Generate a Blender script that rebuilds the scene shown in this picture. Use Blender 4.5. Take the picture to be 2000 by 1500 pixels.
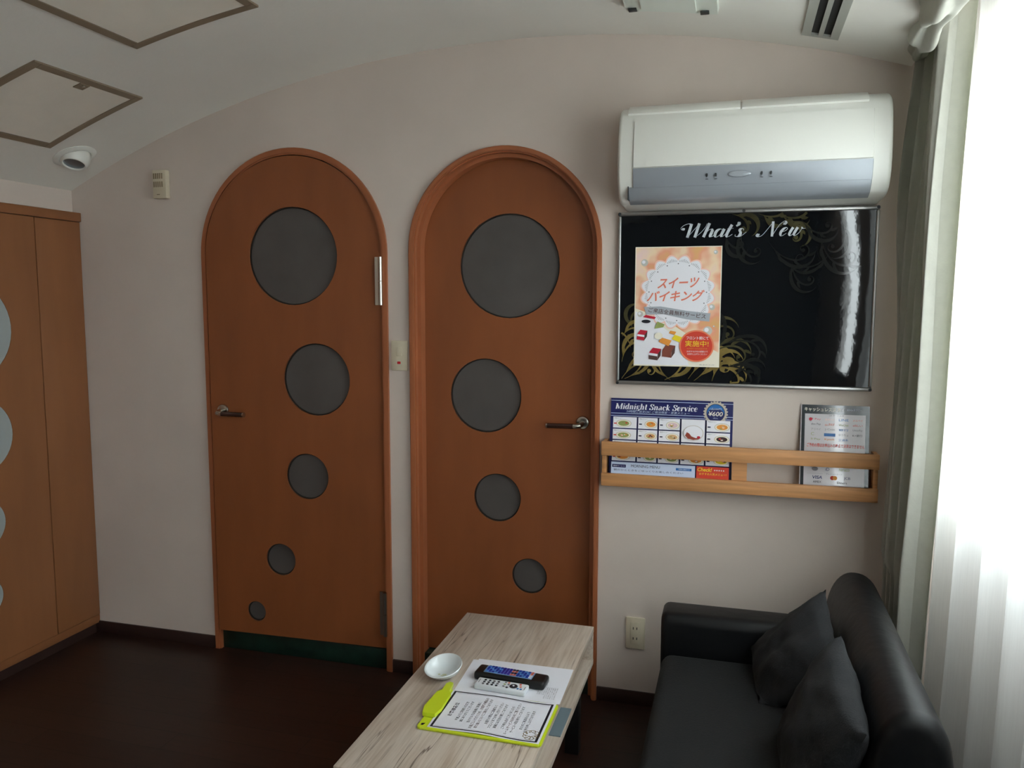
import bpy, bmesh, math, random
from mathutils import Vector, Matrix, noise
from mathutils.geometry import tessellate_polygon
random.seed(7)
for o in list(bpy.data.objects): bpy.data.objects.remove(o)
sc = bpy.context.scene
COL = sc.collection
V = Vector
PI = math.pi

# ---------------------------------------------------------------- camera, light, exposure
H = 1.473            # camera height
D = 2.83             # distance to the back wall
cam = bpy.data.cameras.new('camera'); camo = bpy.data.objects.new('camera', cam); COL.objects.link(camo)
cam.sensor_fit = 'HORIZONTAL'; cam.sensor_width = 36; cam.lens = 1562.15/2000*36; cam.clip_start = .02
yaw, pit, rol = math.radians(15.7004), math.radians(5.8584), math.radians(.1053)
F = V((-math.sin(yaw)*math.cos(pit), math.cos(yaw)*math.cos(pit), -math.sin(pit)))
R0 = V((math.cos(yaw), math.sin(yaw), 0)); U0 = R0.cross(F)
Rr = math.cos(rol)*R0+math.sin(rol)*U0; Uu = -math.sin(rol)*R0+math.cos(rol)*U0
camo.matrix_world = Matrix(((Rr.x, Uu.x, -F.x, 0), (Rr.y, Uu.y, -F.y, 0), (Rr.z, Uu.z, -F.z, H), (0, 0, 0, 1)))
sc.camera = camo
w = bpy.data.worlds.new('overcast_sky'); sc.world = w; w.use_nodes = True
nt = w.node_tree; bg = nt.nodes['Background']
tc = nt.nodes.new('ShaderNodeTexCoord'); sx = nt.nodes.new('ShaderNodeSeparateXYZ'); cr = nt.nodes.new('ShaderNodeValToRGB')
mr = nt.nodes.new('ShaderNodeMapRange'); mr.inputs[1].default_value = -.25; mr.inputs[2].default_value = .5
nt.links.new(tc.outputs['Generated'], sx.inputs[0]); nt.links.new(sx.outputs[2], mr.inputs[0]); nt.links.new(mr.outputs[0], cr.inputs[0])
cr.color_ramp.elements[0].color = (.42, .41, .40, 1); cr.color_ramp.elements[1].color = (.93, .96, 1.0, 1)
e = cr.color_ramp.elements.new(.36); e.color = (.86, .9, .94, 1)
nt.links.new(cr.outputs[0], bg.inputs[0]); bg.inputs[1].default_value = 10.0
sc.view_settings.view_transform = 'Standard'; sc.view_settings.look = 'None'
sc.view_settings.exposure = 0.92; sc.view_settings.gamma = 1; sc.view_settings.use_curve_mapping = False

# ---------------------------------------------------------------- materials
def srgb(r, g, b):
    f = lambda c: (c/255/12.92) if c/255 <= .04045 else ((c/255+.055)/1.055)**2.4
    return (f(r), f(g), f(b), 1)
MATS = {}
def mat(name, col, rough=.6, metal=0., var=0., scale=8., stretch=(1, 1, 1), bump=0., bscale=60., spec=.5, coat=0., detail=4.):
    if name in MATS: return MATS[name]
    m = bpy.data.materials.new(name); m.use_nodes = True; n = m.node_tree.nodes; l = m.node_tree.links
    b = n['Principled BSDF']; b.inputs['Base Color'].default_value = col; b.inputs['Roughness'].default_value = rough
    b.inputs['Metallic'].default_value = metal; b.inputs['Specular IOR Level'].default_value = spec; b.inputs['Coat Weight'].default_value = coat
    tc = n.new('ShaderNodeTexCoord'); mp = n.new('ShaderNodeMapping'); mp.inputs['Scale'].default_value = stretch
    l.new(tc.outputs['Object'], mp.inputs[0])
    nz = n.new('ShaderNodeTexNoise'); nz.inputs['Scale'].default_value = scale; nz.inputs['Detail'].default_value = detail
    l.new(mp.outputs[0], nz.inputs['Vector'])
    if var:
        r = n.new('ShaderNodeValToRGB'); l.new(nz.outputs['Fac'], r.inputs[0])
        r.color_ramp.elements[0].position = .3; r.color_ramp.elements[1].position = .7
        r.color_ramp.elements[0].color = tuple(c*(1-var) for c in col[:3])+(1,)
        r.color_ramp.elements[1].color = tuple(min(1, c*(1+var)) for c in col[:3])+(1,)
        l.new(r.outputs[0], b.inputs['Base Color'])
    if bump:
        n2 = n.new('ShaderNodeTexNoise'); n2.inputs['Scale'].default_value = bscale; n2.inputs['Detail'].default_value = 5
        l.new(mp.outputs[0], n2.inputs['Vector'])
        bp = n.new('ShaderNodeBump'); bp.inputs['Strength'].default_value = bump; bp.inputs['Distance'].default_value = .004
        l.new(n2.outputs['Fac'], bp.inputs['Height']); l.new(bp.outputs[0], b.inputs['Normal'])
    MATS[name] = m; return m
wallm = mat('plaster_wallpaper', srgb(213, 199, 189), .85, var=.05, scale=2.5, bump=.35, bscale=14)
ceilm = mat('ceiling_paint', srgb(232, 228, 220), .9, var=.03, scale=2, bump=.12, bscale=60)
doorm = mat('door_wood', srgb(142, 80, 44), .42, var=.10, scale=3, stretch=(3, 3, .8), bump=.03, bscale=40)
framem = mat('door_frame_wood', srgb(166, 98, 62), .4, var=.08, scale=5, stretch=(2, 2, .5))
wardm = mat('wardrobe_wood', srgb(146, 94, 58), .45, var=.08, scale=4, stretch=(3, 3, .5))
rackm = mat('pine_wood', srgb(198, 142, 92), .5, var=.2, scale=5, stretch=(.8, 5, 14))
basem = mat('dark_baseboard', srgb(52, 34, 30), .45, var=.1)
panem = mat('smoked_glass', srgb(84, 79, 77), .42, var=.14, scale=6, spec=.55)
insetm = mat('frosted_inset', srgb(165, 172, 172), .45, var=.06, scale=5)
beadgapm = mat('gasket_and_gap_shade', srgb(30, 24, 20), .6)
stonem = mat('green_stone', srgb(22, 44, 36), .35, var=.5, scale=14, detail=8)
chrome = mat('brushed_chrome', srgb(190, 185, 175), .22, metal=1)
darkwood = mat('dark_grip_wood', srgb(48, 20, 14), .25, coat=.5)
acw = mat('white_plastic', srgb(230, 229, 222), .28, spec=.5)
acs = mat('silver_plastic', srgb(160, 165, 172), .28, metal=.25)
acd = mat('dark_plastic', srgb(40, 42, 44), .4)
ivory = mat('ivory_plastic', srgb(212, 200, 176), .4)
ivoryd = mat('ivory_shadow_line', srgb(140, 122, 96), .6)
redm = mat('red_indicator', srgb(190, 30, 40), .3)
bronze = mat('bronze_trim', srgb(142, 126, 106), .5, metal=.2)
ventm = mat('vent_frame', srgb(168, 168, 160), .5)
black = mat('black_void', srgb(12, 12, 14), .8)
leather = mat('black_leather', srgb(8, 9, 12), .46, var=.15, scale=9, bump=.35, bscale=26, spec=.35)
fabric = mat('charcoal_fabric', srgb(31, 32, 35), .95, var=.1, scale=60, bump=.4, bscale=240)
seatfab = mat('seat_fabric', srgb(14, 15, 17), .9, var=.1, scale=40, bump=.3, bscale=200)
whitec = mat('white_ceramic', srgb(228, 234, 236), .15, coat=.6)
lime = mat('lime_plastic', srgb(205, 222, 40), .35)
paperm = mat('white_paper', srgb(228, 228, 236), .8)
alum = mat('aluminium', srgb(176, 174, 172), .3, metal=.9)
blackp = mat('black_remote_plastic', srgb(16, 16, 18), .35)
whitep = mat('white_remote_plastic', srgb(220, 224, 230), .35)
greyf = mat('grey_folder', srgb(118, 134, 142), .5)
drapem = mat('curtain_fabric', srgb(214, 212, 202), .9, var=.05, scale=40, bump=.2, bscale=150)
legm = mat('black_table_leg', srgb(20, 18, 18), .5)
bodyw = mat('offwhite_wall_unit', srgb(222, 226, 216), .4)

def floor_mat():
    m = bpy.data.materials.new('dark_floor'); m.use_nodes = True; n = m.node_tree.nodes; l = m.node_tree.links
    b = n['Principled BSDF']; tc = n.new('ShaderNodeTexCoord'); mp = n.new('ShaderNodeMapping'); mp.inputs['Scale'].default_value = (1, 1, 1)
    l.new(tc.outputs['Object'], mp.inputs[0])
    br = n.new('ShaderNodeTexBrick'); br.inputs['Scale'].default_value = 1; br.inputs['Brick Width'].default_value = .9
    br.inputs['Row Height'].default_value = .1; br.inputs['Mortar Size'].default_value = .0015
    br.inputs['Color1'].default_value = srgb(62, 40, 32); br.inputs['Color2'].default_value = srgb(52, 32, 26); br.inputs['Mortar'].default_value = srgb(28, 18, 15)
    l.new(mp.outputs[0], br.inputs['Vector'])
    mp2 = n.new('ShaderNodeMapping'); mp2.inputs['Scale'].default_value = (4, 30, 1); l.new(tc.outputs['Object'], mp2.inputs[0])
    nz = n.new('ShaderNodeTexNoise'); nz.inputs['Scale'].default_value = 2; nz.inputs['Detail'].default_value = 6; l.new(mp2.outputs[0], nz.inputs[0])
    mx = n.new('ShaderNodeMixRGB'); mx.blend_type = 'MULTIPLY'; mx.inputs[0].default_value = .5
    l.new(br.outputs[0], mx.inputs[1]); l.new(nz.outputs['Fac'], mx.inputs[2]); l.new(mx.outputs[0], b.inputs['Base Color'])
    b.inputs['Roughness'].default_value = .42; b.inputs['Specular IOR Level'].default_value = .4
    return m
floorm = floor_mat()
def oak_mat():
    m = bpy.data.materials.new('grey_oak'); m.use_nodes = True; n = m.node_tree.nodes; l = m.node_tree.links
    b = n['Principled BSDF']; tc = n.new('ShaderNodeTexCoord')
    def nz(sc_, s, det, dist=0, off=(0, 0, 0)):
        mp = n.new('ShaderNodeMapping'); mp.inputs['Scale'].default_value = s; mp.inputs['Location'].default_value = off
        l.new(tc.outputs['Object'], mp.inputs[0]); k = n.new('ShaderNodeTexNoise'); k.inputs['Scale'].default_value = sc_
        k.inputs['Detail'].default_value = det; k.inputs['Distortion'].default_value = dist; l.new(mp.outputs[0], k.inputs['Vector']); return k
    def ramp(src, *st):
        r = n.new('ShaderNodeValToRGB'); l.new(src.outputs['Fac'], r.inputs[0])
        r.color_ramp.elements[0].position = st[0][0]; r.color_ramp.elements[0].color = st[0][1]
        r.color_ramp.elements[1].position = st[-1][0]; r.color_ramp.elements[1].color = st[-1][1]
        for p_, c in st[1:-1]: q = r.color_ramp.elements.new(p_); q.color = c
        return r
    a = ramp(nz(3, (5, .8, 5), 5, .3), (.3, srgb(184, 166, 150)), (.5, srgb(200, 186, 172)), (.72, srgb(212, 200, 188)))
    f = ramp(nz(9, (14, .7, 14), 8), (.3, srgb(226, 220, 214)), (.6, srgb(255, 255, 255)))
    W = (1, 1, 1, 1)
    c = ramp(nz(2.6, (6.5, .34, 6.5), 4, .25, (3.1, 1.7, .4)), (.0, W), (.484, W), (.494, srgb(112, 92, 82)), (.506, W), (1, W))
    pc = ramp(nz(2.2, (2, .8, 2), 2, 0, (5, 2, 1)), (.48, (.05, .05, .05, 1)), (.56, W))
    m1 = n.new('ShaderNodeMixRGB'); m1.blend_type = 'MULTIPLY'; m1.inputs[0].default_value = 1; l.new(a.outputs[0], m1.inputs[1]); l.new(f.outputs[0], m1.inputs[2])
    m2 = n.new('ShaderNodeMixRGB'); m2.blend_type = 'MULTIPLY'; l.new(pc.outputs[0], m2.inputs[0]); l.new(m1.outputs[0], m2.inputs[1]); l.new(c.outputs[0], m2.inputs[2])
    l.new(m2.outputs[0], b.inputs['Base Color']); b.inputs['Roughness'].default_value = .5
    return m
oak = oak_mat()
def sheer_mat():
    m = bpy.data.materials.new('sheer_voile'); m.use_nodes = True; n = m.node_tree.nodes; l = m.node_tree.links
    n.remove(n['Principled BSDF']); out = n['Material Output']
    tr = n.new('ShaderNodeBsdfTranslucent'); tr.inputs[0].default_value = (.68, .70, .70, 1)
    df = n.new('ShaderNodeBsdfDiffuse'); df.inputs[0].default_value = (.82, .82, .8, 1)
    tp = n.new('ShaderNodeBsdfTransparent')
    tc = n.new('ShaderNodeTexCoord'); mp = n.new('ShaderNodeMapping'); mp.inputs['Scale'].default_value = (1, 90, 3); l.new(tc.outputs['Object'], mp.inputs[0])
    nz = n.new('ShaderNodeTexNoise'); nz.inputs['Scale'].default_value = 3; l.new(mp.outputs[0], nz.inputs[0])
    mr = n.new('ShaderNodeMapRange'); mr.inputs[3].default_value = .03; mr.inputs[4].default_value = .14; l.new(nz.outputs['Fac'], mr.inputs[0])
    a = n.new('ShaderNodeMixShader'); a.inputs[0].default_value = .5; l.new(df.outputs[0], a.inputs[1]); l.new(tr.outputs[0], a.inputs[2])
    b = n.new('ShaderNodeMixShader'); l.new(mr.outputs[0], b.inputs[0]); l.new(a.outputs[0], b.inputs[1]); l.new(tp.outputs[0], b.inputs[2])
    l.new(b.outputs[0], out.inputs[0]); return m
sheerm = sheer_mat()
def cloth_translucent(m, k, col):
    n = m.node_tree.nodes; l = m.node_tree.links; b = n['Principled BSDF']; out = n['Material Output']
    tr = n.new('ShaderNodeBsdfTranslucent'); tr.inputs[0].default_value = col; mx = n.new('ShaderNodeMixShader'); mx.inputs[0].default_value = k
    l.new(b.outputs[0], mx.inputs[1]); l.new(tr.outputs[0], mx.inputs[2]); l.new(mx.outputs[0], out.inputs[0])
cloth_translucent(drapem, .42, srgb(190, 192, 178))
def glass_mat():
    m = bpy.data.materials.new('window_glass'); m.use_nodes = True; n = m.node_tree.nodes; l = m.node_tree.links
    n.remove(n['Principled BSDF']); tp = n.new('ShaderNodeBsdfTransparent'); tp.inputs[0].default_value = (.95, .98, .97, 1)
    gl = n.new('ShaderNodeBsdfGlossy'); gl.inputs['Roughness'].default_value = .02; mx = n.new('ShaderNodeMixShader'); mx.inputs[0].default_value = .06
    l.new(tp.outputs[0], mx.inputs[1]); l.new(gl.outputs[0], mx.inputs[2]); l.new(mx.outputs[0], n['Material Output'].inputs[0]); return m
glassm = glass_mat()

# ---------------------------------------------------------------- mesh building
class MB:
    def __init__(s): s.v = []; s.f = []; s.mi = []; s.mats = []
    def m(s, mt):
        if mt not in s.mats: s.mats.append(mt)
        return s.mats.index(mt)
    def add(s, vs, fs, mt):
        k = len(s.v); i = s.m(mt); s.v += [V(p) for p in vs]; s.f += [tuple(a+k for a in f) for f in fs]; s.mi += [i]*len(fs); return s
    def addbm(s, bm, mt, M=None):
        bm.verts.index_update(); vs = [(M @ v.co if M else v.co.copy()) for v in bm.verts]; fs = [[v.index for v in f.verts] for f in bm.faces]
        bm.free(); return s.add(vs, fs, mt)
    def box(s, x0, x1, y0, y1, z0, z1, mt, bev=0, seg=2, M=None):
        bm = bmesh.new(); bmesh.ops.create_cube(bm, size=1)
        for v in bm.verts: v.co = V((x0+(v.co.x+.5)*(x1-x0), y0+(v.co.y+.5)*(y1-y0), z0+(v.co.z+.5)*(z1-z0)))
        if bev: bmesh.ops.bevel(bm, geom=bm.edges[:]+bm.verts[:], offset=bev, segments=seg, profile=.5, affect='EDGES')
        return s.addbm(bm, mt, M)
    def cyl(s, a, b, r, mt, r2=None, seg=24, cap=True):
        a, b = V(a), V(b); r2 = r if r2 is None else r2; d = (b-a).normalized(); u = d.orthogonal().normalized(); w_ = d.cross(u)
        vs = []
        for i in range(seg):
            t = 2*PI*i/seg; q = u*math.cos(t)+w_*math.sin(t); vs += [a+q*r, b+q*r2]
        fs = [(2*i, 2*((i+1) % seg), 2*((i+1) % seg)+1, 2*i+1) for i in range(seg)]
        if cap: fs += [tuple(2*i for i in range(seg))[::-1], tuple(2*i+1 for i in range(seg))]
        return s.add(vs, fs, mt)
    def lathe(s, prof, O, axis, mt, seg=40):
        O = V(O); d = V(axis).normalized(); u = d.orthogonal().normalized(); w_ = d.cross(u); vs = []; n = len(prof)
        for i in range(seg):
            t = 2*PI*i/seg; q = u*math.cos(t)+w_*math.sin(t); vs += [O+q*max(r, 1e-5)+d*h for r, h in prof]
        fs = []
        for i in range(seg):
            j = (i+1) % seg
            for k in range(n-1): fs.append((i*n+k, j*n+k, j*n+k+1, i*n+k+1))
        return s.add(vs, fs, mt)
    def poly(s, outer, holes, O, U, W, mt, depth=0.):
        # flat polygon (with holes) in frame (O,U,W); depth extrudes along U x W backwards
        O, U, W = V(O), V(U), V(W); N = U.cross(W)
        loops = [outer]+list(holes); tri = tessellate_polygon([[V((a, b, 0)) for a, b in lp] for lp in loops])
        pts = [p for lp in loops for p in lp]; P = [O+U*a+W*b for a, b in pts]
        fr = []
        for t in tri:
            a, b, c = (V(pts[i]) for i in t)
            fr.append(tuple(t) if (b-a).cross(c-a) > 0 else tuple(t)[::-1])
        if not depth: return s.add(P, fr, mt)
        n = len(P); vs = P+[q-N*depth for q in P]; fs = fr+[tuple(i+n for i in f[::-1]) for f in fr]; k = 0
        for li, lp in enumerate(loops):
            m_ = len(lp); A = sum(lp[i][0]*lp[(i+1) % m_][1]-lp[(i+1) % m_][0]*lp[i][1] for i in range(m_)); ccw = A > 0
            for i in range(m_):
                a, b = k+i, k+(i+1) % m_
                fs.append((b, a, a+n, b+n) if ccw == (li == 0) else (a, b, b+n, a+n))
            k += m_
        return s.add(vs, fs, mt)
    def prism(s, prof, axis, a0, a1, mt, bev=0, seg=3):
        # ngon profile extruded along axis; 'y': prof=(x,z)  'x': prof=(y,z)
        bm = bmesh.new(); f = (lambda p, a: V((p[0], a, p[1]))) if axis == 'y' else (lambda p, a: V((a, p[0], p[1])))
        A = [bm.verts.new(f(p, a0)) for p in prof]; B = [bm.verts.new(f(p, a1)) for p in prof]; n = len(prof)
        fa = bm.faces.new(A); fb = bm.faces.new(B[::-1])
        for i in range(n): bm.faces.new((A[i], B[i], B[(i+1) % n], A[(i+1) % n]))
        bmesh.ops.recalc_face_normals(bm, faces=bm.faces)
        if bev: bmesh.ops.bevel(bm, geom=list(fa.edges)+list(fb.edges), offset=bev, segments=seg, profile=.5, affect='EDGES')
        return s.addbm(bm, mt)
    def tube(s, pts, r, mt, seg=12):
        pts = [V(p) for p in pts]; n = len(pts); vs = []; u = None
        for i, p in enumerate(pts):
            d = (pts[min(i+1, n-1)]-pts[max(i-1, 0)]).normalized()
            u = d.orthogonal().normalized() if u is None else (u-d*u.dot(d)).normalized(); w_ = d.cross(u)
            rr = r[i] if isinstance(r, (list, tuple)) else r
            vs += [p+(u*math.cos(2*PI*k/seg)+w_*math.sin(2*PI*k/seg))*rr for k in range(seg)]
        fs = [(i*seg+k, i*seg+(k+1) % seg, (i+1)*seg+(k+1) % seg, (i+1)*seg+k) for i in range(n-1) for k in range(seg)]
        fs += [tuple(range(seg))[::-1], tuple((n-1)*seg+k for k in range(seg))]
        return s.add(vs, fs, mt)
    def grid(s, fn, nu, nv, mt, closed=False):
        vs = [fn(i/nu, j/nv) for i in range(nu+1) for j in range(nv+1)]
        fs = [(i*(nv+1)+j, (i+1)*(nv+1)+j, (i+1)*(nv+1)+j+1, i*(nv+1)+j+1) for i in range(nu) for j in range(nv)]
        return s.add(vs, fs, mt)

def matof(loc=(0, 0, 0), rz=0, rx=0, ry=0):
    return Matrix.Translation(V(loc)) @ Matrix.Rotation(rz, 4, 'Z') @ Matrix.Rotation(ry, 4, 'Y') @ Matrix.Rotation(rx, 4, 'X')
WM = {}
def thing(name, label, cat, loc=(0, 0, 0), rz=0, group=None, kind=None):
    o = bpy.data.objects.new(name, None); COL.objects.link(o); o.location = loc; o.rotation_euler = (0, 0, rz); o.empty_display_size = .1
    WM[o.name] = matof(loc, rz)
    if kind: o['kind'] = kind
    else: o['label'] = label; o['category'] = cat
    if group: o['group'] = group
    return o
def part(name, mb, parent=None, label=None, smooth=True, ang=35, world=True, recalc=False):
    me = bpy.data.meshes.new(name)
    inv = WM[parent.name].inverted() if parent is not None and world else Matrix.Identity(4)
    me.from_pydata([tuple(inv @ p) for p in mb.v], [], mb.f)
    for m_ in mb.mats: me.materials.append(m_)
    for p, i in zip(me.polygons, mb.mi): p.material_index = i
    if recalc:
        bm = bmesh.new(); bm.from_mesh(me); bmesh.ops.remove_doubles(bm, verts=bm.verts, dist=1e-5); bmesh.ops.recalc_face_normals(bm, faces=bm.faces); bm.to_mesh(me); bm.free()
    me.update()
    if smooth:
        me.shade_smooth(); me.set_sharp_from_angle(angle=math.radians(ang))
    o = bpy.data.objects.new(name, me); COL.objects.link(o)
    if parent is not None: o.parent = parent; WM[o.name] = WM[parent.name]
    else: WM[o.name] = Matrix.Identity(4)
    if label: o['label'] = label
    return o
def solo(name, mb, label, cat, loc=None, group=None, **k):
    # a thing that is one mesh, origin at its base
    if loc is not None:
        mb.v = [p-V(loc) for p in mb.v]
    o = part(name, mb, None, label, **k); o['category'] = cat
    if loc is not None: o.location = loc; WM[o.name] = Matrix.Translation(V(loc))
    if group: o['group'] = group
    return o
def struct(name, mb, **k):
    o = part(name, mb, None, None, **k); o['kind'] = 'structure'; return o

# 2D helpers
def circ(cx, cy, r, n=40, rx=None): return [(cx+(rx or r)*math.cos(2*PI*i/n), cy+r*math.sin(2*PI*i/n)) for i in range(n)]
def rect(x0, y0, x1, y1): return [(x0, y0), (x1, y0), (x1, y1), (x0, y1)]
def rrect(x0, y0, x1, y1, r, n=5):
    o = []
    for cx, cy, a in ((x1-r, y0+r, -90), (x1-r, y1-r, 0), (x0+r, y1-r, 90), (x0+r, y0+r, 180)):
        o += [(cx+r*math.cos(math.radians(a+90*i/n)), cy+r*math.sin(math.radians(a+90*i/n))) for i in range(n+1)]
    return o
def catmull(P, n=8):
    P = [V((a, b)) for a, b in P]; Q = [2*P[0]-P[1]]+P+[2*P[-1]-P[-2]]; o = []
    for i in range(1, len(Q)-2):
        p0, p1, p2, p3 = Q[i-1:i+3]
        for k in range(n):
            t = k/n; o.append(.5*((2*p1)+(p2-p0)*t+(2*p0-5*p1+4*p2-p3)*t*t+(3*p1-p0-3*p2+p3)*t**3))
    o.append(P[-1]); return o
def text_geo(body, shear=0., bold=0.):
    c = bpy.data.curves.new('t', 'FONT'); c.body = body; c.shear = shear; c.offset = bold; c.resolution_u = 3; c.fill_mode = 'FRONT'
    o = bpy.data.objects.new('t', c); COL.objects.link(o); dg = bpy.context.evaluated_depsgraph_get(); dg.update()
    me = bpy.data.meshes.new_from_object(o.evaluated_get(dg)); vs = [v.co.copy() for v in me.vertices]; fs = [tuple(p.vertices) for p in me.polygons]
    bpy.data.objects.remove(o); bpy.data.curves.remove(c); bpy.data.meshes.remove(me); return vs, fs
class Card:
    """printed matter on a flat surface: O = lower-left corner, U right, W up (metres)"""
    def __init__(s, mb, O, U, W, lay=.00025): s.mb = mb; s.O = V(O); s.U = V(U).normalized(); s.W = V(W).normalized(); s.N = s.U.cross(s.W); s.l = lay; s.k = 1
    def o(s): s.k += 1; return s.O+s.N*s.l*s.k
    def poly(s, pts, mt): s.mb.poly(pts, [], s.o(), s.U, s.W, mt)
    def rect(s, x0, y0, x1, y1, mt): s.poly(rect(x0, y0, x1, y1), mt)
    def ell(s, cx, cy, rx, ry, mt, n=28): s.poly(circ(cx, cy, ry, n, rx), mt)
    def text(s, body, x, y, w, h, mt, shear=0, bold=0, rot=0):
        vs, fs = text_geo(body, shear, bold)
        if not vs: return
        x0, x1 = min(v.x for v in vs), max(v.x for v in vs); y0, y1 = min(v.y for v in vs), max(v.y for v in vs)
        ky = h/(y1-y0); kx = w/(x1-x0) if w else ky; O = s.o(); cr_, sr = math.cos(rot), math.sin(rot); P = []
        for v in vs:
            a, b = (v.x-x0)*kx, (v.y-y0)*ky; P.append(O+s.U*(x+a*cr_-b*sr)+s.W*(y+a*sr+b*cr_))
        s.mb.add(P, fs, mt)
    def stroke(s, P, W, mt, same=None):
        P = [V((p[0], p[1])) for p in P]; n = len(P); O = same or s.o(); vs = []; 
        for i in range(n):
            d = (P[min(i+1, n-1)]-P[max(i-1, 0)]); d = d.normalized() if d.length > 1e-9 else V((1, 0)); nn = V((-d.y, d.x)); w_ = (W[i] if isinstance(W, (list, tuple)) else W)/2
            for sg in (-1, 1): q = P[i]+nn*w_*sg; vs.append(O+s.U*q.x+s.W*q.y)
        s.mb.add(vs, [(2*i, 2*i+2, 2*i+3, 2*i+1) for i in range(n-1)], mt)

# ================================================================ ROOM
CX, CZ, CR = -.782, -2.024, 4.4216
def vz(x): return CZ+math.sqrt(CR*CR-(x-CX)**2)
XL, XR, XC = -2.742, .80, .50      # left wall, right wall, where the vault ends at the curtain recess
YF = -4.0
m = MB(); m.box(XL-.1, XR+.15, YF-.1, 3.05, -.06, 0, floorm); struct('floor', m, smooth=False)
m = MB(); xs = [XL-.02+(XC-XL+.02)*i/48 for i in range(49)]
prof = [(x, vz(x)) for x in xs]+[(XC, 2.50), (XR+.15, 2.50), (XR+.15, 2.62), (XL-.1, 2.62), (XL-.1, vz(XL-.02))]
m.poly(prof, [], (0, YF-.05, 0), (1, 0, 0), (0, 0, 1), ceilm, depth=(D-.0005-YF+.05)); struct('ceiling', m, ang=20, recalc=True)

D1 = dict(cx=-1.6955, r=.4085, zc=1.657); D2 = dict(cx=-.8316, r=.3655, zc=1.665)
def arch(cx, r, zc, z0=0, n=40): return [(cx-r, z0)]+[(cx-r*math.cos(PI*i/n), zc+r*math.sin(PI*i/n)) for i in range(n+1)]+[(cx+r, z0)]
wo = [(XL-.1, 0)]+arch(D1['cx'], D1['r']-.012, D1['zc'])+arch(D2['cx'], D2['r']-.012, D2['zc'])+[(XR+.15, 0), (XR+.15, 2.62), (XL-.1, 2.62)]
m = MB(); m.poly(wo, [], (0, D, 0), (1, 0, 0), (0, 0, 1), wallm, depth=.16); m.box(XL-.1, XR+.15, D+.161, D+.2, 0, 2.62, wallm)  # thin box added behind, unseen, to keep outside light from leaking in
struct('wall_back', m, smooth=False)
m = MB(); m.box(XL-.1, XL, YF, D-.001, 0, 2.6, wallm); struct('wall_left', m, smooth=False)
m = MB(); m.box(XL, XR, YF-.1, YF, 0, 2.6, basem); struct('wall_front', m, smooth=False)  # unseen wall, set far back and coloured dark to absorb room light
WY0, WY1, WZ0, WZ1 = .96, 2.795, .86, 2.36
WB0, WB1 = -1.85, -.80
m = MB(); m.poly(rect(YF, 0, D-.001, 2.6), [rect(WY0, WZ0, WY1, WZ1), rect(WB0, WZ0, WB1, WZ1)], (XR, 0, 0), (0, 1, 0), (0, 0, 1), wallm, depth=-.05)
struct('wall_right', m, smooth=False, recalc=True)
# baseboards
m = MB()
for a, b in ((XL, D1['cx']-D1['r']), (D1['cx']+D1['r'], D2['cx']-D2['r']), (D2['cx']+D2['r'], XR)):
    m.box(a+.001, b-.001, D-.009, D-.0005, 0, .052, basem, bev=.002)
struct('baseboard_back', m)
m = MB(); m.box(XR-.01, XR-.0005, YF, D-.012, 0, .052, basem, bev=.002); struct('baseboard_right', m)
# window: aluminium frame with two sliding sashes
for wname, ya, yb_ in (('window_1', WY0, WY1), ('window_2', WB0, WB1)):
    wn = thing(wname, None, None, (XR, (ya+yb_)/2, WZ0), kind='structure')
    m = MB(); m.poly(rect(ya+.001, WZ0+.001, yb_-.001, WZ1-.001), [rect(ya+.04, WZ0+.04, yb_-.04, WZ1-.04)], (XR+.002, 0, 0), (0, 1, 0), (0, 0, 1), alum, depth=-.046); part('window_frame', m, wn, smooth=False, recalc=True)
    ym = (ya+yb_)/2
    for k, (a, b) in enumerate(((ya+.041, ym+.03), (ym-.03, yb_-.041)) if wname == 'window_1' else ((ya+.041, yb_-.041),)):
        xo = XR+.006+.02*k
        m = MB(); m.poly(rect(a, WZ0+.041, b, WZ1-.041), [rect(a+.035, WZ0+.08, b-.035, WZ1-.08)], (xo, 0, 0), (0, 1, 0), (0, 0, 1), alum, depth=-.018); sh = part('window_sash', m, wn, smooth=False, recalc=True)
        m = MB(); m.box(xo+.004, xo+.007, a+.034, b-.034, WZ0+.079, WZ1-.079, glassm); part('glass_pane', m, sh, smooth=False)

# ================================================================ DOORS
def lever(parent, px, py, pz, dirx, ang=0):
    """rosette on the leaf, neck standing out, lever grip along dirx"""
    m = MB(); m.lathe([(0, 0), (.025, 0), (.025, -.004), (.022, -.009), (.014, -.011), (0, -.011)][::1], (px, py, pz), (0, 1, 0), chrome, 32)
    h = part('door_handle', m, parent, 'round chrome rosette with lever', recalc=True)
    m = MB(); m.tube([(px, py-.008, pz), (px, py-.035, pz-.003), (px+dirx*.004, py-.048, pz-.006), (px+dirx*.018, py-.052, pz-.008), (px+dirx*.026, py-.052, pz-.008)], .0095, chrome, 16)
    m.cyl((px+dirx*.122, py-.052, pz-.009), (px+dirx*.127, py-.052, pz-.009), .0102, chrome, seg=20)
    part('lever_neck', m, h)
    m = MB(); m.cyl((px+dirx*.026, py-.052, pz-.008), (px+dirx*.122, py-.052, pz-.009), .0098, darkwood, seg=20)
    part('lever_grip', m, h, 'dark glossy wooden grip')
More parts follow.
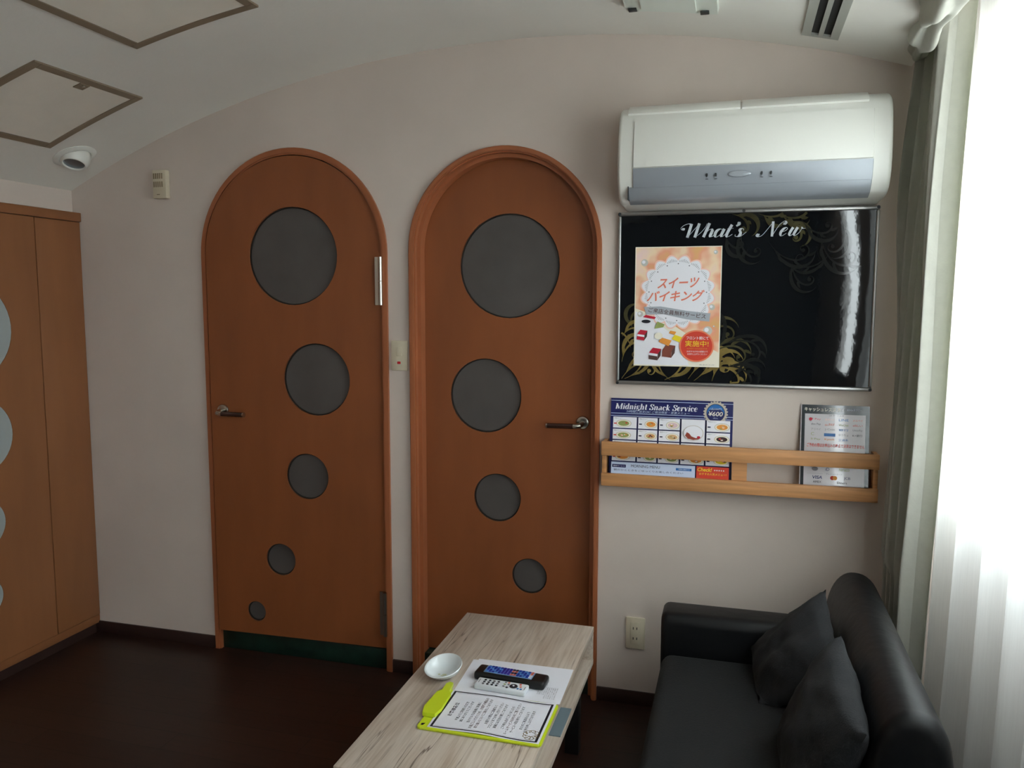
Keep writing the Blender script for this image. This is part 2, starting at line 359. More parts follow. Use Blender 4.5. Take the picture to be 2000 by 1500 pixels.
def leaf_and_panes(dr, outline, circles, y, M=None):
    m = MB(); hs = [circ(cx, cz, r, 48) for cx, cz, r in circles]
    m.poly(outline, hs, (0, y, 0), (1, 0, 0), (0, 0, 1), doorm, depth=-.0)
    m = MB(); m.poly(outline, hs, (0, y, 0), (1, 0, 0), (0, 0, 1), doorm, depth=.036)
    lf = part('door_leaf', m, dr, smooth=True, ang=30)
    for cx, cz, r in circles:
        m = MB(); m.lathe([(0, .014), (r-.004, .014), (r-.0005, .0105), (r-.0005, .020), (0, .020)], (cx, y, cz), (0, 1, 0), panem, 48)
        part('round_pane', m, lf, recalc=True)
        m = MB(); m.lathe([(r-.0045, .0135), (r-.0045, .0085), (r-.0002, .0085), (r-.0002, .0135)], (cx, y, cz), (0, 1, 0), beadgapm, 48)
        part('pane_bead', m, lf, recalc=True)
    return lf
# --- left door, slightly ajar, hinged on its right side
d1 = thing('door_1', None, None, (D1['cx'], D, 0), kind='structure')
def ringpts(cx, zc, ro, ri, z0=0): return arch(cx, ro, zc, z0)+arch(cx, ri, zc, z0)[::-1]
m = MB(); m.poly(ringpts(D1['cx'], D1['zc'], D1['r'], D1['r']-.019), [], (0, D-.012, 0), (1, 0, 0), (0, 0, 1), framem, depth=.011)
m.poly(ringpts(D1['cx'], D1['zc'], D1['r']-.0125, D1['r']-.0255), [], (0, D-.008, 0), (1, 0, 0), (0, 0, 1), framem, depth=.09)
part('door_frame', m, d1)
m = MB(); m.poly(ringpts(D1['cx'], D1['zc'], D1['r']-.026, D1['r']-.05, .09), [], (0, D+.043, 0), (1, 0, 0), (0, 0, 1), beadgapm, depth=.03); part('door_stop', m, d1)  # stop coloured dark to put shade into the gap round the leaf
m = MB(); m.box(D1['cx']-D1['r']+.026, D1['cx']+D1['r']-.026, D+.006, D+.14, .001, .084, stonem, bev=.003); part('threshold_step', m, d1, 'dark green stone sill')
rl = D1['r']-.0295
hx = D1['cx']+rl
circ1 = [(-1.690, 1.650, .191), (-1.599, 1.165, .1437), (-1.649, .772, .0933), (-1.778, .418, .067), (-1.897, .187, .043)]
Mh = Matrix.Translation(V((hx, D+.004, 0))) @ Matrix.Rotation(math.radians(1.9), 4, 'Z') @ Matrix.Translation(V((-hx, -(D+.004), 0)))
def xform(o, M):
    o.data.transform(WM[o.name].inverted() @ M @ WM[o.name])
    for c in o.children: xform(c, M)
lf1 = leaf_and_panes(d1, arch(D1['cx'], rl, D1['zc'], .09), circ1, D+.004)
bpy.context.view_layer.update()
lever(d1, -2.020, D+.004, 1.030, 1)
bpy.context.view_layer.update()
for o in list(d1.children):
    if o.name.split('.')[0] in ('door_leaf', 'door_handle'): xform(o, Mh)
for z0, z1 in ((1.46, 1.642), (.148, .327)):
    zm = (z0+z1)/2; m = MB()
    m.cyl((hx+.004, D-.014, z0), (hx+.004, D-.014, zm-.001), .0085, chrome); m.cyl((hx+.004, D-.014, zm+.001), (hx+.004, D-.014, z1), .0085, chrome)
    m.box(hx-.022, hx+.004, D-.0075, D-.003, z0, z1, chrome); m.box(hx+.0045, hx+.009, D-.016, D-.0125, z0, z1, chrome); part('hinge', m, d1, 'brushed steel hinge')
# --- right door, set back in a stepped frame
d2 = thing('door_2', None, None, (D2['cx'], D, 0), kind='structure')
c2, z2, r2 = D2['cx'], D2['zc'], D2['r']
m = MB(); m.poly(ringpts(c2, z2, r2, r2-.018), [], (0, D-.014, 0), (1, 0, 0), (0, 0, 1), framem, depth=.013)
m.poly(ringpts(c2, z2, r2-.004, r2-.015), [], (0, D-.018, 0), (1, 0, 0), (0, 0, 1), framem, depth=.0035)
m.poly(ringpts(c2, z2, r2-.0125, r2-.022), [], (0, D-.004, 0), (1, 0, 0), (0, 0, 1), framem, depth=.09)
m.poly(ringpts(c2, z2, r2-.021, r2-.036), [], (0, D+.018, 0), (1, 0, 0), (0, 0, 1), framem, depth=.07)
part('door_frame', m, d2)
YL = D+.06; k2 = YL/D
circ2 = [(x*k2, H+(z-H)*k2, r*k2) for x, z, r in ((-.8074, 1.6029, .1892), (-.8985, 1.1245, .139), (-.8526, .7388, .092), (-.7265, .4458, .068), (-.6335, .2165, .043))]
leaf_and_panes(d2, arch(c2, r2-.0365, z2, .09), circ2, YL)
m = MB(); m.box(c2-r2+.037, c2+r2-.037, D+.02, D+.14, .001, .084, stonem, bev=.003); part('threshold_step', m, d2, 'dark green stone sill')
lever(d2, -.540, YL, 1.030, -1)

# ================================================================ WARDROBE
XW = -2.71
wb = thing('wardrobe', 'tall built-in orange-brown wooden wardrobe with round grey insets against the left wall', 'wardrobe', (XL+.02, 1.6, 0))
m = MB(); m.box(XL+.001, XW-.004, .3, D-.002, .045, 1.80, wardm); part('carcass', m, wb)
m = MB(); m.box(XL+.001, XW+.012, .3, D-.002, 1.808, 1.845, wardm, bev=.002); part('crown_rail', m, wb)
m = MB(); m.box(XL+.001, XW+.001, .3, D-.002, .045, .080, wardm, bev=.001); part('plinth', m, wb)
m = MB(); m.box(XL+.001, XW-.012, .3, D-.012, 0, .0445, basem); part('toe_kick', m, wb, 'dark base strip')
m = MB(); m.box(XW-.003, XW+.004, 2.599, D-.004, .083, 1.806, wardm, bev=.001); part('filler_panel', m, wb)
wc = [(2.272, 1.367, .19), (2.300, .966, .14), (2.292, .630, .093), (2.287, .348, .068), (2.20, .16, .043)]
for y0, y1 in ((1.995, 2.594), (1.39, 1.990), (.785, 1.385)):
    off = y1-2.594; m = MB(); hs = [circ(cy+off, cz, r, 44) for cy, cz, r in wc]
    m.poly(rect(y0, .083, y1, 1.806), hs, (XW+.004, 0, 0), (0, 1, 0), (0, 0, 1), wardm, depth=.0075); dd = part('wardrobe_door', m, wb)
    for cy, cz, r in wc:
        m = MB(); m.lathe([(0, 0), (r-.0006, 0), (r-.0006, -.004), (0, -.004)], (XW+.003, cy+off, cz), (1, 0, 0), insetm, 44); part('round_inset', m, dd, 'grey frosted disc', recalc=True)

# ================================================================ AIR CONDITIONER
ac = thing('air_conditioner', 'long white wall-mounted air conditioner with silver lower band above the black board', 'air conditioner', (.02, D, 1.79))
def arc_prof2(pts): return [tuple(p) for p in catmull(pts, 16)]
fp = arc_prof2([(2.735, 2.104), (2.690, 2.098), (2.648, 2.070), (2.624, 2.010), (2.612, 1.945), (2.611, 1.885), (2.622, 1.842), (2.650, 1.806), (2.690, 1.792)])
m = MB(); m.prism([(D-.0005, 2.112)]+[(2.76, 2.112)]+fp+[(D-.0005, 1.785)], 'x', -.386, .424, acw, bev=.012, seg=3); part('housing', m, ac, recalc=True)
fr = [p for p in fp if p[1] < 2.050 and p[1] > 1.897]; ins = [(y-.004, z) for y, z in fr]
m = MB(); m.prism([(y+.01, z) for y, z in fr][::-1]+[(y-.005, z) for y, z in fr], 'x', -.335, .372, acw, bev=.002); part('front_panel', m, ac, 'glossy white front panel', recalc=True)
b_ = [p for p in fp if p[1] < 1.896 and p[1] > 1.836]
m = MB(); m.prism([(y+.01, z) for y, z in b_][::-1]+[(y-.006, z) for y, z in b_], 'x', -.335, .372, acs, bev=.002); bd = part('display_band', m, ac, 'silver band with indicator marks', recalc=True)
yb = 2.6035
for x in (-.105, -.078, .058, .085):
    m = MB(); m.poly(circ(x, 1.866, .0055, 12, .0028), [], (0, yb, 0), (1, 0, 0), (0, 0, 1), acd, depth=.004); part('indicator_light', m, bd, smooth=False)
    m = MB(); m.poly(rect(x-.004, 1.853, x+.004, 1.8545), [], (0, yb, 0), (1, 0, 0), (0, 0, 1), acd, depth=.004); part('indicator_caption', m, bd, smooth=False)
m = MB(); m.lathe([(0, 0), (.0085, 0), (.0095, .002), (.0095, .008)], (0, 0, 0), (0, 1, 0), acs, 32)
m.v = [V((-.008+p.x*3.6, 2.602+p.y, 1.866+p.z)) for p in m.v]; part('oval_window', m, bd)
c_ = [p for p in fp if p[1] < 1.840 and p[0] < 2.70]
m = MB(); m.prism([(y+.012, z+.001) for y, z in c_][::-1]+[(y-.003, z-.001) for y, z in c_], 'x', -.352, .372, acs, bev=.002); part('air_louver', m, ac, 'silver louver flap along the bottom', recalc=True)
m = MB(); m.box(-.352, -.349, 2.62, 2.66, 1.80, 1.842, acd); part('louver_slot', m, ac)
g_ = [p for p in fp if p[1] > 2.066]; g_ = [(2.79, 2.112)]+g_
for a, b in ((-.358, -.011), (-.006, .358)):
    m = MB(); m.prism([(y+.006, z-.004) for y, z in g_][::-1]+[(y-.004, z+.006) for y, z in g_], 'x', a, b, acw, bev=.001)
    for i in range(7): m.box(a+.03+i*.046, a+.034+i*.046, 2.660, 2.666, 2.0865, 2.0885, ivoryd)
    part('top_grille', m, ac, recalc=True)

# ================================================================ NOTICE BOARD
bx0, bx1, bz0, bz1 = -.409, .428, 1.184, 1.782
gloss = mat('glossy_black_print', srgb(19, 21, 24), .03, bump=.10, bscale=5.0)
gold = mat('gold_scroll', srgb(122, 104, 60), .08, var=.25, scale=25); gold2 = mat('faded_gold_scroll', srgb(66, 62, 42), .06, var=.3, scale=25); gold3 = mat('faint_scroll', srgb(33, 34, 33), .05)
silv = mat('silver_lettering', srgb(196, 200, 206), .3, var=.12, scale=60)
nb = thing('notice_board', 'black glossy notice board with gold scrollwork, What\'s New heading and silver frame', 'notice board', ((bx0+bx1)/2, D, bz0))
def bow(p):   # the panel is dished very slightly
    return V((p.x, p.y+.0020*math.cos(PI*(p.x-.0095)/(bx1-bx0))*math.cos(PI*(p.z-1.50)/(bz1-bz0+.05)), p.z))
m = MB(); m.box(bx0+.006, bx1-.006, D-.006, D-.001, bz0+.006, bz1-.006, black)
m.grid(lambda s_, t_: V((bx0+.006+(bx1-bx0-.012)*s_, D-.012, bz0+.006+(bz1-bz0-.012)*t_)), 48, 36, gloss)
c = Card(m, (bx0, D-.0121, bz0), (1, 0, 0), (0, 0, 1), .00002)
def scroll(x, y, a, L, curl, w_, mt, leaf=0):
    a = math.radians(a); P = [(x, y)]; N = 36; W_ = [w_*.15]
    for i in range(N+1):
        s = i/N; W_.append(w_*(.18+.82*math.sin(PI*min(1, s*1.15))**1.2) if s < .87 else w_*(.3+1.1*(s-.87)/.13))
        a += math.radians(curl)*(.3+2.6*s*s)/N*1.35
        P.append((P[-1][0]+L/N*(1.1-.75*s)*math.cos(a), P[-1][1]+L/N*(1.1-.75*s)*math.sin(a)))
    P = [p for p in P if .014 < p[0] < bx1-bx0-.014 and .014 < p[1] < bz1-bz0-.014]
    if len(P) < 3: return
    c.stroke(P, [q*.55 for q in W_[:len(P)]], mt)
    n_ = len(P); a0, a1 = 3, min(n_-2, 24)
    if a1-a0 > 10:
        sgn = -math.copysign(1, curl); Q = []; WQ = []
        for i in range(a0, a1):
            f = (i-a0)/(a1-a0-1); d = V((P[i+1][0]-P[i-1][0], P[i+1][1]-P[i-1][1])).normalized(); of = w_*1.5*math.sin(PI*f*.75)**1.2*sgn*(1+.5*f)
            q = (P[i][0]-d.y*of, P[i][1]+d.x*of)
            if .014 < q[0] < bx1-bx0-.014 and .014 < q[1] < bz1-bz0-.014: Q.append(q); WQ.append(w_*1.0*math.sin(PI*f)**1.3+.0004)
        if len(Q) > 3: c.stroke(Q, WQ, mt)
    if len(P) > 30: c.ell(P[-1][0], P[-1][1], w_*.5, w_*.5, mt, 12)
    for k in range(leaf):
        i = 6+k*7
        if i < len(P)-2:
            d = math.atan2(P[i+1][1]-P[i][1], P[i+1][0]-P[i][0])-math.copysign(1.0, curl); q = [(P[i][0]+math.cos(d+math.copysign(.5, curl)*t)*L*.11*t, P[i][1]+math.sin(d+math.copysign(.5, curl)*t)*L*.11*t) for t in (0, .25, .5, .75, 1)]
            q = [p for p in q if .014 < p[0] < bx1-bx0-.014 and .014 < p[1] < bz1-bz0-.014]
            if len(q) > 2: c.stroke(q, [w_*.3, w_*.7, w_*.75, w_*.5, w_*.05][:len(q)], mt)
for a in ((.02, .02, 60, .26, -230, .014, gold, 3), (.03, .02, 20, .24, 260, .012, gold, 2), (.19, .02, 150, .20, -260, .012, gold, 2), (.17, .02, 20, .22, 250, .015, gold, 3),
          (.25, .025, 60, .30, -200, .018, gold, 3), (.27, .02, 35, .28, 230, .016, gold, 3), (.33, .02, 80, .22, -240, .017, gold, 2), (.30, .06, 20, .26, -210, .014, gold, 3),
          (.30, .09, 50, .30, -230, .013, gold2, 3), (.28, .12, 75, .30, -240, .014, gold2, 2), (.33, .10, 60, .32, 230, .012, gold3, 3), (.36, .07, 10, .24, -230, .014, gold3, 2), (.35, .14, 30, .30, -240, .012, gold3, 3), (.40, .03, 60, .2, -240, .012, gold3, 1),
          (.02, .08, 85, .20, -240, .014, gold, 2), (.05, .13, 100, .17, 240, .013, gold, 1), (.06, .19, 120, .15, -250, .014, gold2, 1), (.02, .17, 60, .14, -260, .012, gold, 1),
          (.46, .585, -30, .20, 230, .016, gold2, 3), (.38, .583, -10, .16, -220, .016, gold2, 2), (.52, .585, -35, .22, 240, .016, gold2, 2), (.55, .56, -15, .18, -250, .014, gold2, 2), (.60, .56, -60, .22, 250, .013, gold3, 3),
          (.42, .55, -110, .26, 250, .012, gold3, 2), (.50, .49, -60, .30, 260, .012, gold3, 3), (.66, .53, -90, .34, 250, .013, gold3, 3), (.72, .56, -60, .24, -240, .012, gold3, 2), (.58, .44, -100, .24, 255, .012, gold3, 2), (.70, .46, -120, .26, -250, .010, gold3, 2), (.36, .52, -80, .16, 250, .014, gold3, 1)):
    scroll(*a)
# "What's New" drawn with a broad-nib pen
def pen(strokes, x0, y0, s, sh=.42, thick=.30, hair=.055, kx=1.27, mt=None):
    O = c.o()
    for st in strokes:
        P = catmull(st, 8); n = len(P); W_ = []
        for i in range(n):
            d = P[min(i+1, n-1)]-P[max(i-1, 0)]; d = d.normalized() if d.length > 0 else V((1, 0)); W_.append(hair+thick*max(0, -d.y)**1.3)
        W_ = [sum(W_[max(0, i-2):i+3])/len(W_[max(0, i-2):i+3]) for i in range(n)]
        c.stroke([(x0+(p.x*kx+sh*p.y)*s, y0+p.y*s) for p in P], [q*s for q in W_], mt or silv, same=O)
dot = lambda x, y: [(x-.02, y+.14), (x, y+.05), (x, y-.05), (x+.02, y-.14)]
pen([[(-.28, .95), (-.5, 1.0), (-.62, 1.22), (-.42, 1.55), (-.05, 1.72), (.25, 1.62)], dot(-.34, 1.05), [(.25, 1.72), (.3, 1.2), (.36, .6), (.42, -.02)], [(.42, 0), (.72, .85), (1.0, 1.72)], [(1.0, 1.75), (1.04, 1.2), (1.1, .6), (1.16, -.02)], [(1.16, 0), (1.5, .5), (1.75, 1.2), (1.78, 1.7)],
     [(2.0, 1.75), (2.0, 1.2), (2.0, .6), (2.0, 0)], [(2.03, .35), (2.2, .85), (2.45, 1.0), (2.6, .85)], [(2.58, .9), (2.6, .5), (2.6, .15), (2.68, 0)], [(2.68, 0), (2.85, .1), (3.0, .4)],
     [(3.55, .85), (3.35, 1.0), (3.1, .85), (3.0, .5), (3.1, .1), (3.3, .0), (3.55, .35), (3.68, .95)], [(3.68, 1.0), (3.66, .6), (3.66, .2), (3.76, .0)], [(3.76, 0), (3.9, .1), (4.05, .4)],
     [(4.25, 1.5), (4.2, 1.0), (4.16, .4), (4.24, .05), (4.4, 0), (4.7, .3)], [(3.98, 1.0), (4.25, 1.02), (4.55, 1.05)],
     dot(4.85, 1.68), [(4.92, 1.7), (4.9, 1.5), (4.72, 1.32)], [(5.62, .75), (5.5, .98), (5.3, .95), (5.25, .75), (5.42, .5), (5.45, .2), (5.3, .0), (5.05, .05), (5.0, .25)], [(5.3, .0), (5.6, .05), (5.95, .55)]], .222, .508, .0265)
pen([dot(-.3, .15), [(-.33, .25), (-.4, .05), (-.15, -.08), (.15, .15), (.4, .9), (.62, 1.7)], [(.6, 1.78), (.78, 1.2), (.98, .5), (1.16, -.08)], [(1.16, -.05), (1.25, .7), (1.4, 1.4), (1.72, 1.78), (1.95, 1.6), (1.85, 1.4)], dot(1.84, 1.48),
     [(1.9, .45), (2.15, .55), (2.35, .8), (2.22, 1.0), (1.98, .85), (1.85, .45), (1.95, .08), (2.15, .0), (2.45, .3)],
     [(2.85, 1.0), (2.79, .6), (2.77, .2), (2.93, .0), (3.15, .25), (3.27, .95)], [(3.3, 1.0), (3.25, .6), (3.23, .2), (3.4, .0), (3.65, .3), (3.75, .8), (3.67, .98), (3.85, .85), (4.1, .85)]], .474, .508, .0265, kx=1.2, thick=.26)
m.v = [bow(p) if p.y < D-.010 else p for p in m.v]; part('printed_panel', m, nb, 'glossy black panel with gold scrolls', smooth=True)
for a, b, z0, z1 in ((bx0, bx1, bz1-.013, bz1), (bx0, bx1, bz0, bz0+.013)):
    m = MB(); m.box(a, b, D-.019, D-.001, z0, z1, alum, bev=.004, seg=3); part('frame_rail', m, nb, 'silver aluminium rail')
for a, b in ((bx0, bx0+.011), (bx1-.011, bx1)):
    m = MB(); m.box(a, b, D-.0185, D-.001, bz0+.0135, bz1-.0135, alum, bev=.004, seg=3); part('frame_rail', m, nb, 'silver aluminium rail')
for x, z in ((bx0+.006, bz1-.006), (bx1-.006, bz1-.006), (bx0+.006, bz0+.006), (bx1-.006, bz0+.006), ((bx0+bx1)/2, bz1-.006)):
    m = MB(); m.cyl((x, D-.022, z), (x, D-.0188, z), .005, acd, seg=14); part('frame_screw', m, nb)

# ================================================================ POSTER
PWH = srgb
pt = lambda n_, *cc, **k: mat(n_, srgb(*cc), k.pop('rough', .5), **k)
def poster_bg():
    m = bpy.data.materials.new('poster_peach_print'); m.use_nodes = True; n = m.node_tree.nodes; l = m.node_tree.links; b = n['Principled BSDF']
    tc = n.new('ShaderNodeTexCoord'); nz = n.new('ShaderNodeTexNoise'); nz.inputs['Scale'].default_value = 11; nz.inputs['Detail'].default_value = 2; l.new(tc.outputs['Object'], nz.inputs[0])
    r = n.new('ShaderNodeValToRGB'); l.new(nz.outputs['Fac'], r.inputs[0]); e = r.color_ramp.elements
    e[0].position = .3; e[0].color = srgb(228, 178, 110); e[1].position = .7; e[1].color = srgb(240, 206, 200)
    q = e.new(.43); q.color = srgb(234, 160, 128); q = e.new(.56); q.color = srgb(244, 214, 180)
    l.new(r.outputs[0], b.inputs['Base Color']); b.inputs['Roughness'].default_value = .5; return m
pbg = poster_bg(); pwhite = pt('print_white', 236, 234, 240); ppearl = pt('print_pearl', 196, 192, 184); pred = pt('print_red', 214, 62, 40); predh = pt('print_red_halo', 232, 128, 92)
pcor = pt('print_coral', 226, 120, 100); pcorh = pt('print_coral_light', 246, 200, 186); psil = pt('print_silver', 168, 172, 180); pcrim = pt('print_crimson', 190, 20, 50); pbrown = pt('print_brown', 130, 66, 50)
pdbr = pt('print_dark_brown', 84, 56, 52); pyel = pt('print_yellow', 240, 214, 40); pgrn = pt('print_green', 150, 160, 90); pora = pt('print_orange', 232, 150, 60); pink = pt('print_ink', 30, 28, 40); pgrey = pt('print_grey', 120, 116, 120); pcream = pt('print_cream', 240, 232, 214)
m = MB(); PX0, PZ0, PW, PH = -.3475, 1.2515, .291, .411
m.box(PX0, PX0+PW, D-.0142, D-.0134, PZ0, PZ0+PH, pbg)
c = Card(m, (PX0, D-.0142, PZ0), (1, 0, 0), (0, 0, 1), .00005)
c.rect(0, 0, PW, .004, pcream); c.rect(0, 0, .003, PH, pcream); c.rect(PW-.003, 0, PW, PH, pcream); c.rect(0, PH-.003, PW, PH, pcream)
c.poly([(.003, .004), (PW-.003, .004), (PW-.003, .05), (.20, .10), (.10, .165), (.003, .20)], pcream)
c.poly([(.003, .004), (.19, .004), (.17, .08), (.12, .12), (.06, .165), (.003, .19)], pwhite)
for x, y, r in ((.032, .357, .012), (.02, .18, .010), (.262, .205, .010), (.25, .125, .015), (.27, .39, .007), (.27, .14, .003)): c.ell(x, y, r, r, ppearl, 18); c.ell(x-r*.25, y+r*.2, r*.5, r*.5, pwhite, 12)
def scal(cx, cy, r, n, amp, k=10):
    P = []
    for i in range(n*k):
        t = 2*PI*i/(n*k); P.append((cx+(r+amp*abs(math.sin(n*t/2)))*math.cos(t), cy+(r+amp*abs(math.sin(n*t/2)))*math.sin(t)))
    return P
dcx, dcy = .146, .256
c.poly(scal(dcx, dcy, .113, 16, .016), pcorh); c.poly(scal(dcx, dcy, .107, 16, .017), pwhite)
O = c.o()
for i in range(16):
    t0 = 2*PI*(i+.5)/16
    for j in range(-3, 4):
        t = t0+j*.048; c.stroke([(dcx+math.cos(t)*.103, dcy+math.sin(t)*.103), (dcx+math.cos(t)*(.114-abs(j)*.002), dcy+math.sin(t)*(.114-abs(j)*.002))], .0012, pgrey, same=O)
    c.ell(dcx+math.cos(t0+.19)*.097, dcy+math.sin(t0+.19)*.097, .0022, .0022, pgrey, 8)
for a, b in ((pcorh, .020), (pcor, .0)):
    c.text('スイーツ', .078, .268, .142, .036, a, shear=.35, bold=b+.012, rot=.03)
for a, b in ((pcorh, .020), (pcor, .0)):
    c.text('バイキング', .042, .222, .195, .038, a, shear=.35, bold=b+.012, rot=.02)
c.poly([(.032, .205), (.042, .178), (.10, .180), (.18, .163), (.255, .156), (.258, .184), (.18, .192), (.09, .207)], psil)
c.text('ご来店全員無料サービス', .048, .187, .195, .0165, pdbr, rot=-.115, bold=.01)
def cake(x, y, s, top, mid, bot):
    c.poly([(x, y), (x+.030*s, y-.004*s), (x+.030*s, y+.010*s), (x, y+.014*s)], bot); c.poly([(x, y+.014*s), (x+.030*s, y+.010*s), (x+.031*s, y+.018*s), (x+.001*s, y+.022*s)], mid)
    c.poly([(x+.001*s, y+.022*s), (x+.031*s, y+.018*s), (x+.043*s, y+.036*s), (x+.014*s, y+.040*s)], top); c.poly([(x+.030*s, y-.004*s), (x+.041*s, y+.012*s), (x+.043*s, y+.036*s), (x+.031*s, y+.018*s)], pdbr)
cake(.052, .024, 1.0, pcrim, pwhite, pdbr); cake(.098, .034, 1.05, pbrown, pbrown, pbrown); cake(.010, .092, .85, pcrim, pwhite, pcrim)
c.ell(.041, .155, .016, .006, pink, 14); c.poly([(.03, .17), (.07, .163), (.075, .17), (.04, .178)], pcrim); c.poly([(.07, .13), (.10, .135), (.105, .145), (.08, .155)], pgrn); c.poly([(.085, .085), (.12, .07), (.13, .09), (.095, .10)], pora); c.poly([(.13, .095), (.165, .08), (.17, .10), (.14, .11)], pyel); c.poly([(.12, .115), (.14, .11), (.145, .12), (.125, .124)], pora); c.ell(.085, .105, .014, .012, pcream)
c.ell(.214, .072, .058, .055, predh, 40); c.ell(.214, .072, .053, .050, pred, 40)
c.text('フロント前にて', .180, .094, .074, .0115, pwhite, bold=.01); c.text('実施中!', .176, .070, .078, .0205, pyel); c.text('※お時間内であればお好きな時', .182, .060, .068, .006, pora)
c.text('お好きな分をお部屋まで', .182, .050, .070, .0065, pwhite); c.text('お持ち上がりください', .184, .041, .066, .0065, pwhite); c.text('※数に限りがございます', .225, .006, .05, .004, pgrey)
solo('poster', m, 'peach-orange dessert buffet poster with round lace doily, pinned on the black notice board', 'poster', (PX0+PW/2, D-.013, PZ0), smooth=False)

# ================================================================ RACK WITH CARDS
rk = thing('magazine_rack', 'shallow light pine wall rack with two slats holding menu cards below the board', 'rack', (0, D, .83))
YR = 2.75
for z0, z1, lb in ((.938, .987, 'upper pine slat'), (.830, .874, 'lower pine slat')):
    m = MB(); m.box(-.447, .452, YR, YR+.016, z0, z1, rackm, bev=.0015); part('rack_slat', m, rk, lb)
for a, b in ((-.4465, -.432), (.437, .4515)):
    m = MB(); m.box(a, b, YR+.0165, D-.0005, .832, .985, rackm, bev=.001); part('side_panel', m, rk)
m = MB(); m.box(-.431, .436, YR+.0165, D-.001, .830, .842, rackm); part('bottom_board', m, rk)
m = MB(); m.box(-.004, .045, YR+.0165, YR+.028, .8425, .985, rackm); part('centre_block', m, rk)
def lean(x0, x1, yb, zb, yt, zt):
    O = V((x0, yb, zb)); Wv = V((0, yt-yb, zt-zb)); return O, V((1, 0, 0)), Wv, Wv.length
navy = pt('print_navy', 30, 34, 92, rough=.3); navyd = pt('print_dark_navy', 22, 24, 58, rough=.3); blu = pt('print_blue', 40, 110, 180, rough=.3); pbg2 = pt('print_badge', 196, 184, 170, rough=.3)
lbl = pt('print_pale_blue', 200, 212, 236, rough=.3); tan = pt('print_tan', 214, 170, 120, rough=.3); pnk = pt('print_pale_pink', 226, 196, 200, rough=.3); drk = pt('print_dark_bowl', 60, 36, 36, rough=.3)
m = MB(); O, U, Wv, L = lean(-.4255, -.0055, 2.780, .8445, 2.824, 1.1335); CW, CH = .420, L
Wn = Wv.normalized(); Nn = U.cross(Wn)
m.poly(rect(0, 0, CW, CH), [], O, U, Wn, navy, depth=.0012)
c = Card(m, O, U, Wn, .00006)
for y in (.283, .238, .229): c.rect(0, y, CW, y+.0018, lbl)
sf_ = lambda x, y, w=.22: [(x-w, y), (x-w/2, y), (x+w/2, y), (x+w, y)]
bar = lambda x, y0, y1: [(x, y0), (x, y0*.7+y1*.3), (x, y0*.3+y1*.7), (x, y1)]
